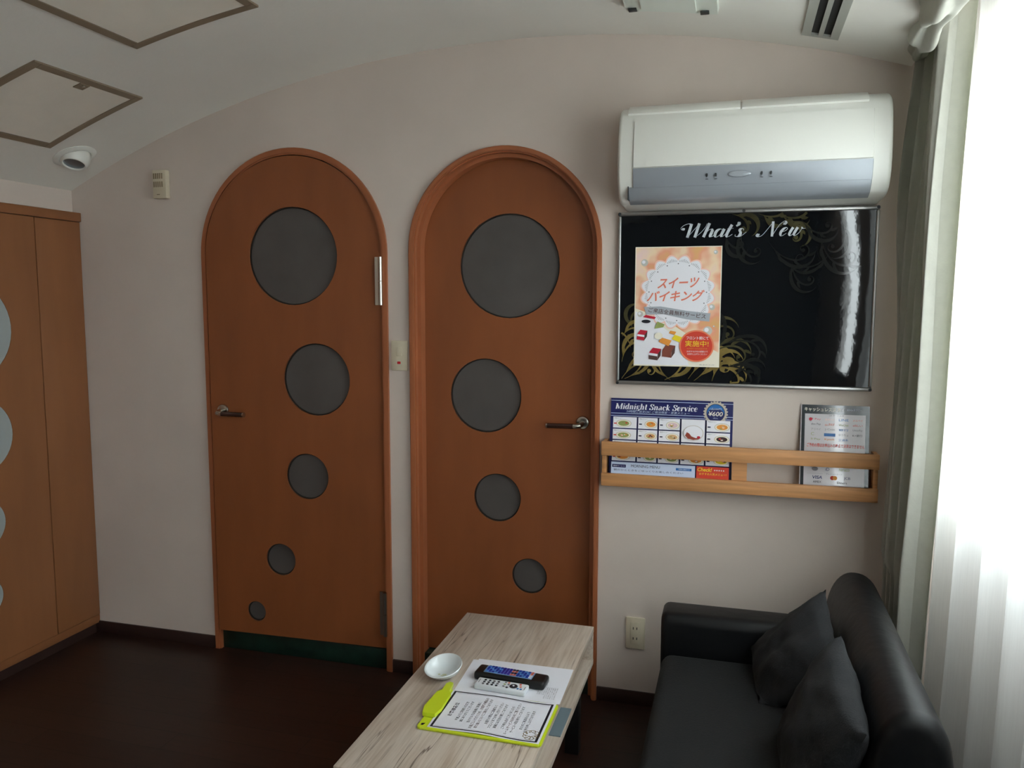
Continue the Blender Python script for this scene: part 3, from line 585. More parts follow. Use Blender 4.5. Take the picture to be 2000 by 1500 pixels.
GL = {
 'M': (2.0, [bar(.25, 1.5, 0), [(.25, 1.5), (.5, 1.0), (.75, .5), (.95, .05)], [(.95, .05), (1.15, .6), (1.35, 1.1), (1.5, 1.5)], bar(1.6, 1.5, 0), sf_(.2, 1.5), sf_(.25, 0), sf_(1.6, 1.5), sf_(1.6, 0, .26)]),
 'i': (.62, [bar(.28, 1, 0), sf_(.2, 1, .14), sf_(.28, 0), [(.27, 1.48), (.28, 1.42), (.28, 1.36), (.29, 1.30)]]),
 'd': (1.2, [[(.8, .85), (.55, 1.0), (.3, .85), (.18, .5), (.28, .12), (.52, 0), (.78, .2)], bar(.85, 1.55, 0), sf_(.76, 1.55, .14), sf_(.95, 0, .14)]),
 'n': (1.25, [bar(.28, 1, 0), sf_(.2, 1, .14), sf_(.28, 0, .2), [(.3, .65), (.5, .95), (.72, 1.0), (.86, .8)], bar(.88, .85, 0), sf_(.9, 0, .2)]),
 'g': (1.1, [[(.75, .8), (.55, 1.0), (.3, .9), (.24, .65), (.36, .42), (.58, .4), (.76, .58), (.72, .85)], [(.72, .92), (.85, 1.02), (1.0, 1.0)], [(.36, .38), (.28, .2), (.5, .1), (.85, .08), (.9, -.18), (.6, -.4), (.25, -.35), (.18, -.12), (.4, .06)]]),
 'h': (1.25, [bar(.28, 1.55, 0), sf_(.2, 1.55, .14), sf_(.28, 0, .2), [(.3, .65), (.5, .95), (.72, 1.0), (.86, .8)], bar(.88, .85, 0), sf_(.9, 0, .2)]),
 't': (.75, [[(.34, 1.4), (.32, 1.0), (.32, .5), (.36, .1), (.5, 0), (.68, .12)], [(.1, .98), (.25, .98), (.45, .98), (.62, .98)]]),
 'S': (1.2, [[(.95, 1.2), (.85, 1.45), (.55, 1.52), (.28, 1.35), (.28, 1.05), (.6, .8), (.9, .55), (.9, .2), (.6, -.02), (.3, .05), (.18, .35)], [(.97, 1.5), (.97, 1.3), (.97, 1.15), (.97, 1.08)], [(.16, .42), (.16, .3), (.16, .1), (.16, -.02)]]),
 'a': (1.1, [[(.25, .75), (.35, .98), (.6, 1.0), (.75, .8)], bar(.76, .82, .05), sf_(.88, .02, .12), [(.74, .55), (.45, .52), (.22, .35), (.24, .06), (.48, 0), (.74, .2)]]),
 'c': (.95, [[(.8, .75), (.65, .98), (.42, .98), (.22, .75), (.2, .4), (.35, .05), (.6, 0), (.82, .22)], [(.78, .86), (.79, .8), (.79, .74), (.78, .68)]]),
 'k': (1.2, [bar(.28, 1.55, 0), sf_(.2, 1.55, .14), sf_(.28, 0, .2), [(.32, .42), (.5, .62), (.7, .82), (.85, .98)], [(.48, .6), (.62, .4), (.78, .2), (.95, 0)], sf_(.85, .98, .16), sf_(.95, 0, .18)]),
 'e': (1.0, [[(.25, .52), (.45, .52), (.65, .54), (.8, .6), (.72, .92), (.5, 1.02), (.26, .85), (.18, .5), (.3, .1), (.55, -.02), (.82, .2)]]),
 'r': (.92, [bar(.28, 1, 0), sf_(.2, 1, .14), sf_(.28, 0, .2), [(.3, .6), (.45, .9), (.62, 1.0), (.74, .95)], [(.72, .98), (.74, .92), (.74, .86), (.72, .78)]]),
 'v': (1.1, [[(.2, 1), (.3, .7), (.42, .35), (.54, 0)], [(.54, 0), (.66, .35), (.78, .7), (.88, 1)], sf_(.2, 1, .18), sf_(.88, 1, .16)]),
 ' ': (.6, [])}
xx = .016; ks = .285/sum(GL[q][0] for q in 'Midnight Snack Service')
for q in 'Midnight Snack Service':
    if GL[q][1]: pen(GL[q][1], xx, .2545, ks, sh=.18, thick=.27, hair=.085, kx=1.0, mt=pwhite); c.k -= 1
    xx += GL[q][0]*ks
c.k += 1
c.text('24時間ご注文OK! ご宿泊限定・夜食メニュー', .055, .2425, .22, .0085, lbl, shear=.2)
c.poly(scal(.362, .252, .036, 24, .006, 4), pbg2); c.ell(.362, .252, .031, .031, navyd, 30); c.ell(.362, .252, .029, .029, blu, 30); c.ell(.362, .246, .028, .022, navy, 30)
c.text('1品500円', .343, .262, .038, .007, lbl); c.text('¥600', .338, .241, .048, .016, pcream, shear=.15, bold=.01); c.text('(税込)', .354, .231, .016, .005, lbl)
cols = [(.010, .093), (.099, .166), (.172, .243), (.249, .328), (.334, .412)]
rows = [(.187, .226), (.147, .183), (.110, .143), (.071, .106)]
foods = [[pgrn, pora, pnk, pcrim, pora], [pgrn, tan, tan, pwhite, drk], [pora, tan, pgrn, tan, pgrn], [pora, pgrn, pgrn, pora, pyel]]
for ci, (a, b) in enumerate(cols):
    for ri, (y0, y1) in enumerate(rows):
        if ci == 3 and ri in (0, 1):
            if ri == 0: y0 = rows[1][0]
            else: continue
        c.rect(a, y0, b, y1, pwhite)
        if ci == 3 and ri == 0: continue
        cx, cy, rx, ry = a+(b-a)*(.66 if ci else .45), y0+(y1-y0)*.42, (b-a)*.33, (y1-y0)*.36
        c.ell(cx, cy, rx, ry, pbg2, 20); c.ell(cx, cy, rx*.93, ry*.9, pcream, 20)
        fm = foods[ri][ci]; c.ell(cx, cy, rx*.72, ry*.66, fm, 16)
        for q in range(5):
            t = random.random()*6.28; rr = random.random()*.45; c.ell(cx+rx*rr*math.cos(t), cy+ry*rr*math.sin(t), rx*.17, ry*.16, random.choice([pred, pcream, pora, pgrn, tan, pdbr]), 8)
        c.text('単品メニュー', a+.004, y1-.007, .028, .0045, pgrey); c.rect(a+.003, y0+(y1-y0)*.35, a+.013, y0+(y1-y0)*.35+.004, navyd if ci else pred)
c.ell(.290, .180, .034, .026, pbg2, 30); c.ell(.290, .180, .032, .0245, pwhite, 30); c.poly([(.262, .170), (.268, .182), (.276, .178), (.284, .168), (.298, .163), (.314, .164), (.308, .159), (.29, .156), (.272, .160)], pt('print_curry', 150, 60, 40)); c.ell(.308, .166, .006, .004, pcrim, 12)
c.rect(.010, .004, .300, .067, lbl); c.rect(.014, .048, .062, .0585, navy); c.text('朝食サービス', .018, .0505, .04, .005, pwhite)
c.text('MORNING MENU', .080, .0505, .100, .0095, navyd); c.rect(.235, .048, .288, .0565, blu); c.text('ご朝食は無料です', .242, .0502, .04, .0045, pwhite); c.text('朝のひとときをごゆっくりお楽しみください', .02, .036, .24, .007, navy)
c.rect(.304, .004, .412, .067, pred); c.text('Check!', .308, .050, .048, .013, pyel, shear=.2, bold=.02); c.text('★★★★★', .362, .053, .036, .006, pwhite); c.text('おすすめ人気メニュー!', .314, .038, .090, .008, pyel)
solo('menu_card', m, 'wide blue Midnight Snack Service menu card in the left half of the pine rack', 'menu', (-.215, 2.80, .8445), smooth=False)
m = MB(); O, U, Wv, L = lean(.2165, .4265, 2.780, .8445, 2.824, 1.1335); Wn = Wv.normalized(); Nn = U.cross(Wn); CW = .21
acry = mat('laminated_black_print', srgb(44, 48, 52), .12, coat=.5); lam = mat('laminated_white_print', srgb(206, 200, 204), .14, coat=.5)
m.poly(rect(0, 0, CW, L), [], O, U, Wn, acry, depth=.003); m.poly(rect(-.003, 0, -.0005, L), [], O, U, Wn, lam, depth=.003)
c = Card(m, O, U, Wn, .00006); c.rect(.010, .006, CW-.012, L-.030, lam)
c.text('キャッシュレス決済', .008, L-.022, .112, .014, pcream, bold=.01); c.text('OK', .119, L-.021, .013, .011, pwhite); c.text('ストレスフリー', .14, L-.017, .045, .006, lbl)
c.text('QRコード決済', .085, L-.037, .046, .005, pink)
rw = [[('P Pay', pcrim), ('楽天ペイ', pcorh), ('LINE', blu), ('メルペイ', pcor)], [('ébo Pay', pink), ('au PAY', pcor), ('WeChat', pgrn), ('d払い', pred)], [('アリペイ', pgrey), ('J-Coin', pgrey), ('銀行', blu), ('UnionPay', pgrey)], [('C', pgrn), ('', blu), ('ゆうちょ', pgrey), ('K+銀行', pink)], [('S Pay', pgrn), ('Kyash', pora), ('交通系', blu), ('', pgrey)]]
for j, r_ in enumerate(rw):
    for i, (t_, c_m) in enumerate(r_):
        x = .030+i*.043; y = L-.052-j*.0165
        if t_: c.text(t_, x, y, .030 if len(t_) > 1 else .010, .0078 if len(t_) > 1 else .010, c_m)
        elif j == 3: c.rect(x-.002, y-.002, x+.033, y+.008, blu)
c.ell(.028, L-.048, .0055, .0055, pcrim, 14)
c.text('ご予約の際はお申込みの時点で決済はできません', .018, L-.140, .178, .0125, pred, bold=.01)
for y, t_ in ((.098, '電子マネー'), (.062, 'クレジットカード')): c.text(t_, .080, y, .05, .0055, pgrey); c.rect(.02, y+.002, .07, y+.0025, pgrey)
c.ell(.045, .080, .010, .007, pgrey, 14); c.text('iD', .078, .075, .012, .010, navy); c.text('nanaco', .12, .076, .032, .008, pgrn)
c.text('VISA', .038, .047, .030, .0105, navy, shear=.2, bold=.02); c.ell(.100, .052, .007, .007, pred, 14); c.ell(.108, .052, .007, .007, pora, 14); c.text('JCB', .135, .047, .02, .010, navy)
c.text('AMEX', .040, .034, .026, .007, pink); c.text('Diners', .115, .034, .030, .007, pink)
solo('payment_card', m, 'upright dark-bordered cashless payment card standing in the right end of the pine rack', 'sign', (.32, 2.80, .8445), smooth=False)

# ================================================================ SMALL WALL FITTINGS
sw = thing('light_switch', 'ivory wall switch plate with a red lamp between the two arched doors', 'switch', (-1.241, D, 1.21))
m = MB(); m.box(-1.275, -1.207, D-.008, D-.0005, 1.21, 1.325, ivory, bev=.003); part('cover_plate', m, sw)
m = MB(); m.box(-1.252, -1.230, D-.0115, D-.0082, 1.266, 1.300, ivory, bev=.002); part('rocker', m, sw)
m = MB(); m.box(-1.2495, -1.2355, D-.0095, D-.0081, 1.236, 1.2455, redm, bev=.001); part('indicator_lamp', m, sw, 'small red lamp')
ot = thing('power_outlet', 'ivory double power outlet low on the wall beside the sofa', 'outlet', (-.3255, D, .215))
m = MB(); m.box(-.3605, -.2905, D-.008, D-.0005, .214, .332, ivory, bev=.003); part('cover_plate', m, ot)
m = MB(); m.box(-.3425, -.3095, D-.0105, D-.0082, .232, .314, ivory, bev=.0015); rc = part('receptacle', m, ot)
for z in (.250, .288):
    for x in (-.3325, -.3195): m = MB(); m.box(x-.0014, x+.0014, D-.0112, D-.0104, z, z+.009, black); part('socket_slot', m, rc, 'dark slot', smooth=False)
ds = thing('wall_sensor', 'small ivory slotted sensor box high on the wall left of the doors', 'sensor', (-2.282, D, 1.89))
m = MB(); m.box(-2.312, -2.248, D-.026, D-.0005, 1.890, 2.004, ivory, bev=.004); hb = part('sensor_housing', m, ds)
for z in (1.968, 1.935):
    for i in range(5): m = MB(); m.box(-2.306+i*.0095, -2.301+i*.0095, D-.0268, D-.0258, z, z+.022, ivoryd); part('vent_slot', m, hb, smooth=False)
m = MB(); m.box(-2.292, -2.278, D-.0268, D-.0258, 1.904, 1.907, ivoryd); part('badge_line', m, hb, smooth=False)

# ================================================================ CEILING FITTINGS
def on_vault(x, y, d): # d below the vault
    n_ = V((x-CX, 0, vz(x)-CZ)).normalized(); return V((x, y, vz(x)))-n_*d
def vault_slab(m, x0, x1, y0, y1, d0, d1, mt, n=10):
    vs = []; fs = []
    for i in range(n+1):
        x = x0+(x1-x0)*i/n
        vs += [on_vault(x, y0, d0), on_vault(x, y1, d0), on_vault(x, y1, d1), on_vault(x, y0, d1)]
    for i in range(n):
        for k in range(4): fs.append((4*i+k, 4*i+(k+1) % 4, 4*i+4+(k+1) % 4, 4*i+4+k))
    fs += [(3, 2, 1, 0), (4*n, 4*n+1, 4*n+2, 4*n+3)]; m.add(vs, fs, mt)
hatchm = mat('hatch_panel', srgb(234, 226, 213), .85, var=.03, bump=.1)
def hatch(x0, x1, y0, y1, label, latch=False):
    h = thing('ceiling_hatch', label, 'hatch', tuple(on_vault((x0+x1)/2, (y0+y1)/2, 0)), group=None)
    f = .028; m = MB(); vault_slab(m, x0+f, x1-f, y0+f, y1-f, .0005, .005, hatchm); part('hatch_panel', m, h, recalc=True)
    for a in ((x0, x1, y0, y0+f-.001), (x0, x1, y1-f+.001, y1), (x0, x0+f-.001, y0+f, y1-f), (x1-f+.001, x1, y0+f, y1-f)):
        m = MB(); vault_slab(m, *a, .0005, .007, bronze, 10 if a[1]-a[0] > .1 else 2); part('frame_strip', m, h, 'bronze strip', recalc=True)
    if latch:
        m = MB(); vault_slab(m, x1-.060, x1-f-.0005, 2.235, 2.275, .0052, .008, bronze, 2); lt = part('latch', m, h, 'bronze latch plate', recalc=True)
        p = on_vault(x1-.036, 2.255, .0085); m = MB(); m.cyl(p, p-V((0, 0, .003)), .006, chrome, seg=14); part('latch_button', m, lt)
hatch(-2.503, -2.080, 2.030, 2.490, 'bronze-framed square ceiling hatch with latch nearest the left wall', True)
hatch(-1.845, -1.405, 1.74, 2.192, 'bronze-framed square ceiling hatch higher up the vault, cut by the top of the photo')
ex, ey = -2.523, 2.628; n_ = V((ex-CX, 0, vz(ex)-CZ)).normalized(); ep = on_vault(ex, ey, 0)
dl = thing('eyeball_downlight', 'white eyeball downlight in the ceiling above the wardrobe corner', 'downlight', tuple(ep))
m = MB(); m.lathe([(.052, 0), (.080, 0), (.081, .003), (.070, .009), (.060, .010), (.052, .004)], ep, -n_, acw, 40); part('trim_ring', m, dl, recalc=True)
ax = (V((.16, -.40, -1))).normalized(); cpt = ep-n_*.004; P = []
for i in range(14):
    t = PI*.5*i/13*1.05; P.append((.056*math.cos(PI/2-t+PI/2) if 0 else .056*math.sin(t+.62) if t+.62 < PI else 0, -.056*math.cos(t+.62)))
P = [(.056*math.sin(t), -.056*math.cos(t)) for t in [1.2+(2.26-1.2)*i/12 for i in range(13)]]+[(.040, .036), (.034, .020), (0, .015)]
m = MB(); m.lathe(P, cpt, ax, acw, 40); eb = part('eyeball', m, dl, recalc=True)
m = MB(); m.lathe([(0, .026), (.034, .026), (.038, .030)], cpt, ax, mat('lamp_lens', srgb(110, 116, 120), .12, spec=.8), 32); part('lamp_lens', m, eb, 'dark unlit lens')
vt = thing('slot_vent', 'grey two-slot air vent in the ceiling near the curtain', 'vent', tuple(on_vault(.215, 2.2, 0)))
m = MB(); a0, a1, b0, b1 = .164, .270, 1.75, 2.690
for q in ((a0, a0+.026, b0, b1), (a0+.047, a0+.061, b0+.02, b1-.02), (a1-.024, a1, b0, b1), (a0+.0261, a1-.0241, b1-.02, b1), (a0+.0261, a1-.0241, b0, b0+.02)): vault_slab(m, *q, .0005, .008, ventm, 2)
part('vent_frame', m, vt, recalc=True)
m = MB(); vault_slab(m, a0+.026, a1-.024, b0+.02, b1-.02, .0003, .0015, black, 3); part('dark_slots', m, vt, 'two dark slots', recalc=True)
cu = thing('ceiling_ventilation_unit', 'white square ceiling unit cut off by the top edge of the photo', 'ventilation unit', tuple(on_vault(-.215, 2.35, 0)))
m = MB(); vault_slab(m, -.352, -.080, 2.27, 2.545, .0005, .020, bodyw, 8); part('unit_cover', m, cu, recalc=True)
m = MB(); vault_slab(m, -.300, -.140, 2.315, 2.520, .0205, .028, bodyw, 6); part('unit_panel', m, cu, recalc=True)
for x in (-.331, -.117):
    m = MB(); p = on_vault(x, 2.528, .0205); m.box(p.x-.013, p.x+.013, 2.512, 2.536, p.z-.006, p.z, acd, bev=.002); part('panel_clip', m, cu, 'small dark clip')

# ================================================================ TABLE
tx0, tx1, ty0, ty1, tz = -.874, -.430, 1.580, 2.541, .400
tb = thing('coffee_table', 'low grey-oak coffee table with open lower shelf in front of the black sofa', 'table', ((tx0+tx1)/2, (ty0+ty1)/2, 0))
m = MB(); m.box(tx0, tx1, ty0, ty1, tz-.018, tz, oak, bev=.001); part('tabletop', m, tb)
m = MB(); m.box(tx0, tx1, ty0, ty1, .271, .289, oak, bev=.001); part('lower_shelf', m, tb)
for a, b in ((ty0, ty0+.016), (ty1-.016, ty1)):
    m = MB(); m.box(tx0, tx1-.001, a, b, .2895, tz-.0185, oak); part('end_panel', m, tb)
m = MB(); m.box(tx0, tx0+.016, ty0+.0165, ty1-.0165, .2895, tz-.0185, oak); part('side_panel', m, tb)
for x in (tx0+.03, tx1-.075):
    for y in (ty0+.04, ty1-.10):
        m = MB(); m.box(x, x+.045, y, y+.045, 0, .2705, legm, bev=.002); part('leg', m, tb, 'dark square leg')
# papers
m = MB(); a = math.radians(2.5); U = V((math.cos(a), math.sin(a), 0)); W_ = V((-math.sin(a), math.cos(a), 0)); O = V((-.727, 1.992, tz+.0010))
m.poly(rect(0, 0, .297, .205), [], O, U, W_, paperm, depth=.0008)
solo('paper_sheet', m, 'white sheet mostly hidden beneath the printed sheet under the remotes', 'paper', (-.58, 2.09, tz), smooth=False)
m = MB(); a = math.radians(1.2); U = V((math.cos(a), math.sin(a), 0)); W_ = V((-math.sin(a), math.cos(a), 0)); O = V((-.716, 1.9945, tz+.0020))
m.poly(rect(0, 0, .288, .209), [], O, U, W_, paperm, depth=.0008)
c = Card(m, O, -W_, U, .00005)   # text runs along the table, top of the page to the left
for i in range(10): c.text('お部屋のご利用について下記の通りご案内いたします'[:18-(i % 3)*3], -.085-.02*(i < 4), .215+i*.0055 if i < 99 else 0, .065, .0036, pgrey)
solo('paper_sheet', m, 'white printed sheet lying under the two remote controls', 'paper', (-.58, 2.09, tz+.0012), smooth=False)
# clipboard
cb = thing('clipboard', 'lime green clipboard with a long clip on the coffee table', 'clipboard', (-.58, 1.89, tz))
bz = tz+.0006; bt = bz+.004
m = MB(); m.poly(rrect(-.752, 1.783, -.428, 1.993, .012), [], (0, 0, bt), (1, 0, 0), (0, 1, 0), lime, depth=.004)
m.tube([(-.742, 1.786, bt), (-.68, 1.7845, bt+.001), (-.58, 1.7845, bt+.001), (-.434, 1.7845, bt)], .0038, lime, 10); part('board', m, cb)
m = MB(); m.poly([(-.756, 1.838), (-.722, 1.838), (-.716, 1.87), (-.720, 1.955), (-.728, 1.965), (-.734, 2.012), (-.745, 2.016), (-.752, 2.004), (-.750, 1.966), (-.760, 1.955), (-.764, 1.87)], [], (0, 0, bt+.011), (1, 0, 0), (0, 1, 0), lime, depth=.010)
part('clip', m, cb)
m = MB(); m.poly([(-.745, 1.798), (-.739, 1.798), (-.736, 1.809), (-.745, 1.806)], [], (0, 0, bt+.0006), (1, 0, 0), (0, 1, 0), black, depth=.0005); part('hang_hole', m, cb, smooth=False)
m = MB(); sx0, sx1, sy0, sy1 = -.725, -.434, 1.788, 1.990
def wav(x, y): return bt+.0016+.0016*(1+math.sin((x+.72)*24+y*3))*(.5+.5*abs((y-1.889)/.1))
def wsheet(x0, x1, y0, y1, dz, mt, n=24, k=8):
    m.grid(lambda s, t: V((x0+(x1-x0)*s, y0+(y1-y0)*t+.0018*math.sin((x0+(x1-x0)*s)*32+1)*1, wav(x0+(x1-x0)*s, y0+(y1-y0)*t)+dz)), n, k, mt)
wsheet(sx0, sx1, sy0, sy1, 0, paperm); nb_ = .0045
for q in ((sx0+.006, sx1-.006, sy0+.006, sy0+.006+nb_), (sx0+.006, sx1-.006, sy1-.006-nb_, sy1-.006)): wsheet(*q, .0003, pink, 24, 1)
for q in ((sx0+.006, sx0+.006+nb_*1.4, sy0+.006, sy1-.006), (sx1-.006-nb_*1.4, sx1-.006, sy0+.006, sy1-.006)): wsheet(*q, .0003, pink, 1, 8)
for q in ((sx0+.016, sx1-.016, sy0+.0135, sy0+.0142), (sx0+.016, sx1-.016, sy1-.0142, sy1-.0135)): wsheet(*q, .0003, pgrey, 24, 1)
def ctext(body, xl, y0, y1, h, mt, bold=0):
    # glyph tops towards -x, reading away from the camera (+y)
    vs, fs = text_geo(body, 0, bold)
    a0, a1 = min(v.x for v in vs), max(v.x for v in vs); b0, b1 = min(v.y for v in vs), max(v.y for v in vs)
    P = []
    for v in vs:
        y = y0+(v.x-a0)/(a1-a0)*(y1-y0); x = xl+h-(v.y-b0)/(b1-b0)*h; P.append(V((x, y+.0018*math.sin(x*32+1), wav(x, y)+.0005)))
    m.add(P, fs, mt)
ctext('お客様各位', -.695, 1.855, 1.925, .012, pink, .01)
lines = ['平素よりご利用いただき', '誠にありがとうございます', '', '当ホテルでは皆様に快適に', 'お過ごしいただくため、お部屋の備品の', '取り扱いについてご案内しております', '', 'お困りの際はご遠慮なく', 'フロントまでお申し付けください', '清掃には万全を期しております', '', 'ご不明な点がございましたら', 'ルームサービスEXPOをご覧ください', 'サービス一同お待ちしております', '', 'またのご来店を心より', 'お待ち申し上げております']
x = -.668
for t_ in lines:
    if not t_: x += .006; continue
    ln = .0098*len(t_)*.9; ctext(t_, x, 1.887-ln/2, 1.887+ln/2, .0085, pink if len(t_) < 16 else pdbr, .004); x += .0132
for i in range(9):   # small gold flourish in the corner
    t0 = i*.7; P = [(-.462+.014*math.cos(t0)+.010*(k/14)*math.cos(k*.55+i), 1.822+.016*math.sin(t0)+.010*(k/14)*math.sin(k*.55+i)) for k in range(15)]
    vs = []
    for k, p in enumerate(P):
        q = P[min(k+1, 14)]; r_ = P[max(k-1, 0)]; dx, dy = q[0]-r_[0], q[1]-r_[1]; L_ = math.hypot(dx, dy) or 1
        for sg in (-1, 1): vs.append(V((p[0]-dy/L_*sg*.0008, p[1]+dx/L_*sg*.0008, wav(*p)+.0006)))
    m.add(vs, [(2*k, 2*k+2, 2*k+3, 2*k+1) for k in range(14)], gold)
solo('notice_sheet', m, 'black-bordered printed letter held on the lime green clipboard', 'letter', (-.58, 1.889, bt), smooth=False)
# bowl
bw = thing('bowl', 'small white ceramic bowl with a slanted rim on the coffee table', 'bowl', (-.785, 2.068, tz))
R_ = .055; prof = [(0, .001), (.022, .001), (.026, .002), (.036, .010), (.049, .022), (R_, .036), (R_-.0015, .038), (R_-.005, .036), (.045, .022), (.031, .010), (.018, .007), (0, .0065)]
m = MB(); m.lathe(prof, (-.785, 2.068, tz), (0, 0, 1), whitec, 48)
for p in m.v:
    p.z = tz+(p.z-tz)*.92
    h_ = (p.z-tz)/.038; p.z += max(0, h_)**1.5*((p.x+.785)*.10+(p.y-2.068)*.26)
part('bowl_body', m, bw, recalc=True)
m = MB()
for i in range(14):
    a_ = random.random()*6.28; r_ = random.random()*.016; s_ = .002+random.random()*.002
    m.lathe([(0, 0), (s_, .0004), (s_*.7, .0012), (0, .0016)], (-.783+r_*math.cos(a_), 2.066+r_*math.sin(a_), tz+.0072), (0, 0, 1), pt('greenish_residue', 196, 196, 160), 8)
part('residue', m, bw, 'yellowish crumbs')
# remotes
rb = thing('remote_control', 'black remote control with a blue key field, upper of the two on the paper', 'remote control', (-.588, 2.092, tz+.0022), math.radians(-4))
M_ = WM[rb.name]
m = MB(); m.box(-.105, .105, -.029, .029, 0, .024, blackp, bev=.008, seg=3); part('remote_case', m, rb, world=False)
bkey = pt('key_panel_silver_blue', 120, 150, 190, rough=.3); bk1 = pt('key_blue', 30, 60, 170, rough=.3); bk2 = pt('key_light_blue', 90, 150, 215, rough=.3); bk3 = pt('key_violet', 60, 40, 160, rough=.3); bk4 = pt('key_dark', 34, 34, 56, rough=.3)
m = MB(); m.box(-.078, .066, -.0205, .0205, .0242, .0252, bkey, bev=.0004, seg=1); kp = part('key_panel', m, rb, 'silver-blue key panel', world=False)
for i in range(15):
    for j in range(4):
        m = MB()
        x, y = -.073+i*.0092, -.0165+j*.0098; mt = bk3 if 5 <= i <= 7 else (bk2 if (i+j) % 3 == 0 else bk1)
        if i in (8, 9): mt = bk4 if j % 2 else pcor
        if i == 14: mt = pcor if j > 1 else pwhite
        m.box(x, x+.0072, y, y+.0066, .0253, .0268, mt)
        m.box(x+.002, x+.0055, y+.0022, y+.0042, .0267, .0271, bk4)
        part('key', m, kp, None, world=False, smooth=False)
rw_ = thing('remote_control', 'white remote control with small dark keys, lying in front of the black one', 'remote control', (-.601, 2.036, tz+.0022), math.radians(-3))
m = MB(); m.box(-.074, .074, -.022, .022, 0, .016, whitep, bev=.004, seg=3); rc2 = part('remote_case', m, rw_, world=False)
for i in range(4):
    for j in range(3): m = MB(); m.cyl((-.050+i*.013, -.013+j*.011, .0158), (-.050+i*.013, -.013+j*.011, .0172), .0036, pink if (i+j) % 4 else pgrey, seg=12); part('key', m, rc2, None, world=False)
for i in range(3): m = MB(); m.box(.006, .012, -.012+i*.011, -.007+i*.011, .0158, .0168, pgrn if i == 1 else pgrey); part('key', m, rc2, None, world=False)
for x, y, mt in ((.020, -.014, pink), (.018, .013, pcor), (.052, .012, pred), (.056, .000, pcor), (.051, -.012, blu), (.060, -.012, blu), (.020, .003, pgrey)): m = MB(); m.cyl((x, y, .0158), (x, y, .0170), .0034, mt, seg=12); part('key', m, rc2, None, world=False)
for a_, b_, c_, d_ in ((.068, .070, -.012, .004), (-.066, -.064, -.010, .010)): m = MB(); m.box(a_, b_, c_, d_, .0158, .0165, pgrey); part('key', m, rc2, None, world=False)
m = MB(); m.lathe([(0, .0175), (.004, .0175), (.0045, .0180), (.0105, .0178), (.0118, .0158)], (.036, -.002, 0), (0, 0, 1), pink, 28); m.cyl((.036, -.002, .0170), (.036, -.002, .0190), .0028, whitep, seg=12); part('direction_pad', m, rc2, 'round black pad', world=False)
# folder on the lower shelf
m = MB(); m.box(-.68, -.433, 2.035, 2.19, .2895, .2925, greyf); solo('folder', m, 'blue-grey flat folder on the lower shelf of the coffee table', 'folder', (-.55, 2.11, .2895), smooth=False)

# ================================================================ SOFA
sf = thing('sofa', 'low black leather sofa with rounded back along the window wall', 'sofa', (.13, 2.0, 0))
def rprof(x0, x1, z0, z1, r, n=6):
    return [(a, b) for a, b in rrect(x0, z0, x1, z1, r, n)]
m = MB(); m.prism([(a, b) for a, b in rrect(-.19, .045, .44, .22, .02)], 'y', 1.15, 2.49, leather, bev=.015); part('base_frame', m, sf, recalc=True)
m = MB(); m.prism(rprof(-.20, .30, .222, .372, .035), 'y', 1.20, 2.478, seatfab, bev=.03, seg=4); part('seat_cushion', m, sf, 'matte charcoal seat', recalc=True)
ap = rprof(2.482, 2.622, .045, .492, .035)
m = MB(); m.prism(ap, 'x', -.207, .30, leather, bev=.022, seg=4); part('armrest', m, sf, recalc=True)
bp_ = [(.272, .225), (.275, .34), (.282, .46), (.292, .55), (.310, .607), (.338, .640), (.370, .648), (.404, .638), (.431, .606), (.446, .550), (.458, .42), (.466, .30), (.470, .225)]
bp_ = [tuple(p) for p in catmull(bp_, 3)]
m = MB(); m.prism(bp_, 'y', 1.685, 2.606, leather, bev=.03, seg=5); part('backrest_cushion', m, sf, 'rounded black leather back', recalc=True)
for x in (-.15, .38):
    for y in (1.22, 2.40): m = MB(); m.cyl((x, y, 0), (x, y, .0445), .02, legm); part('leg', m, sf)
def cushion(label, M, w_, h_, t_, seed):
    m = MB(); N = 26
    def f(sg):
        def g(s, t):
            u, v = 2*s-1, 2*t-1
            e_ = max(0, (1-u*u))**.42*max(0, (1-v*v))**.42
            x = u*w_/2*(1-.07*(1-abs(v))**1.0*abs(u)*1.0-.03); z = v*h_/2*(1-.07*(1-abs(u))*abs(v)-.03)
            if abs(u) > .9 and abs(v) > .9: x *= 1.02; z *= 1.02
            wr = noise.noise(V((u*2.2+seed, v*2.2, seed)))*.014*e_+noise.noise(V((u*6+seed, v*5, 3+seed)))*.004
            p = M @ V((x, sg*t_/2*e_+wr, z))
            bx = .270 if p.z < .46 else .270+(p.z-.46)*.25
            p.z = max(p.z, .375+.0015*sg); p.x = min(p.x, bx+.0015*sg); p.y = min(p.y, 2.479)
            return p
        return g
    m.grid(f(1), N, N, fabric); m.grid(f(-1), N, N, fabric)
    loc = M.translation; o = solo('cushion', m, label, 'cushion', tuple(loc), recalc=True, ang=80); return o
def frame3(c_, xdir, zdir):
    X = V(xdir).normalized(); Z = V(zdir); Z = (Z-X*Z.dot(X)).normalized(); Y = Z.cross(X)
    return Matrix(((X.x, Y.x, Z.x, c_[0]), (X.y, Y.y, Z.y, c_[1]), (X.z, Y.z, Z.z, c_[2]), (0, 0, 0, 1)))
cushion('charcoal fabric cushion at the far end of the sofa by the armrest', frame3((.178, 2.31, .476), (.06, -.93, -.36), (.62, -.20, .75)), .30, .32, .10, 1.3)
cushion('charcoal fabric cushion leaning in front, nearer the camera', frame3((.212, 1.90, .470), (.02, -1, -.14), (.36, -.08, .9)), .40, .34, .13, 5.1)

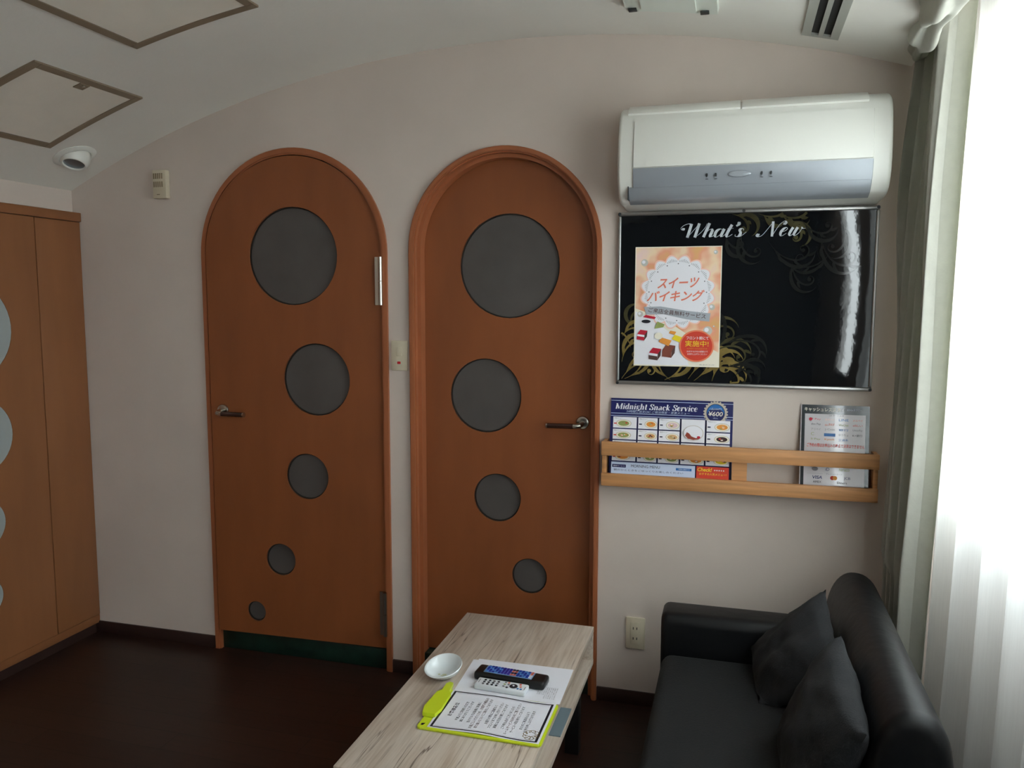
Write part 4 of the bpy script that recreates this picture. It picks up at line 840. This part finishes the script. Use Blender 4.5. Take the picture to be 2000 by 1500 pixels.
# ================================================================ CURTAINS
def drape_x(y, z): 
    return .520
cr_ = thing('curtain', 'grey-green heavy curtain bunched in the corner beside the window', 'curtain', (.53, 2.6, .03))
m = MB()
def dr(s, t):
    z = .035+(2.44-.035)*t
    yn = 2.475-.03*t; yf = 2.795
    y = yf+(yn-yf)*s
    ph = s*2*PI*5.2+.5*math.sin(t*2.2+1)+.25*noise.noise(V((s*6, t*3, 2)))
    x = .498+.045*t+.034*math.sin(ph)+.012*math.sin(ph*2.1+t*3)-.012*t*0+.018*noise.noise(V((s*3, t*2.5, 0)))
    x += -.030*math.exp(-((t-.72)/.13)**2)*max(0, .35-s)/.35*1.2
    y += .022*math.cos(ph)
    if z < .67: x = max(x, .479)
    return V((x, y, z))
m.grid(dr, 150, 60, drapem)
o = part('curtain_cloth', m, cr_, ang=180); md = o.modifiers.new('thickness', 'SOLIDIFY'); md.thickness = .001
m = MB()
def rf(s, t):
    # rolled, gathered heading that bulges below the ceiling edge
    y = 2.72-.60*s; a = -2.5+4.4*t; k = s**.6; r_ = .014+.040*k+.010*math.sin(s*17+t*5)*k+.012*noise.noise(V((s*7, t*5, 5)))
    fold = .010*math.sin(t*23+s*9)*k
    return V((.500-.045*k-(r_+fold)*math.cos(a), y+.03*math.sin(t*4+s*5)*k, 2.222+.045*s-.012*math.sin(s*3.0)+(r_+fold)*1.5*math.sin(a)))
m.grid(rf, 70, 70, drapem); o = part('curtain_heading', m, cr_, 'gathered folds at the top', ang=180); md = o.modifiers.new('thickness', 'SOLIDIFY'); md.thickness = .001
m = MB()
YS0 = .97
def shr(s, t):
    z = .05+(2.43-.05)*t; y = 2.805+(YS0-2.805)*s; ph = s*2*PI*9
    a_ = .018+.014*(1-t)
    x = .660+a_*min(1, s*8+.3)*math.sin(ph+.8*noise.noise(V((s*5, t*1.5, 1))))-.035*(1-t)**1.5+.016*noise.noise(V((s*4, t*2, 9)))
    return V((x, y+.01*math.cos(ph*1.0), z))
m.grid(shr, 320, 30, sheerm)
solo('sheer_curtain', m, 'translucent white sheer curtain across the bright window', 'sheer curtain', (.668, 1.9, .05), ang=180)
rl_ = thing('curtain_rail', 'white double curtain rail in the recess above the window', 'curtain rail', (.6, 1.6, 2.45))
for x in (.545, .665):
    m = MB(); m.box(x-.012, x+.012, .4, 2.82, 2.446, 2.470, acw, bev=.003); part('rail', m, rl_)
for y in (.5, 1.2, 2.0, 2.75): m = MB(); m.box(.53, XR-.0005, y-.01, y+.01, 2.471, 2.4995, acw); part('rail_bracket', m, rl_)
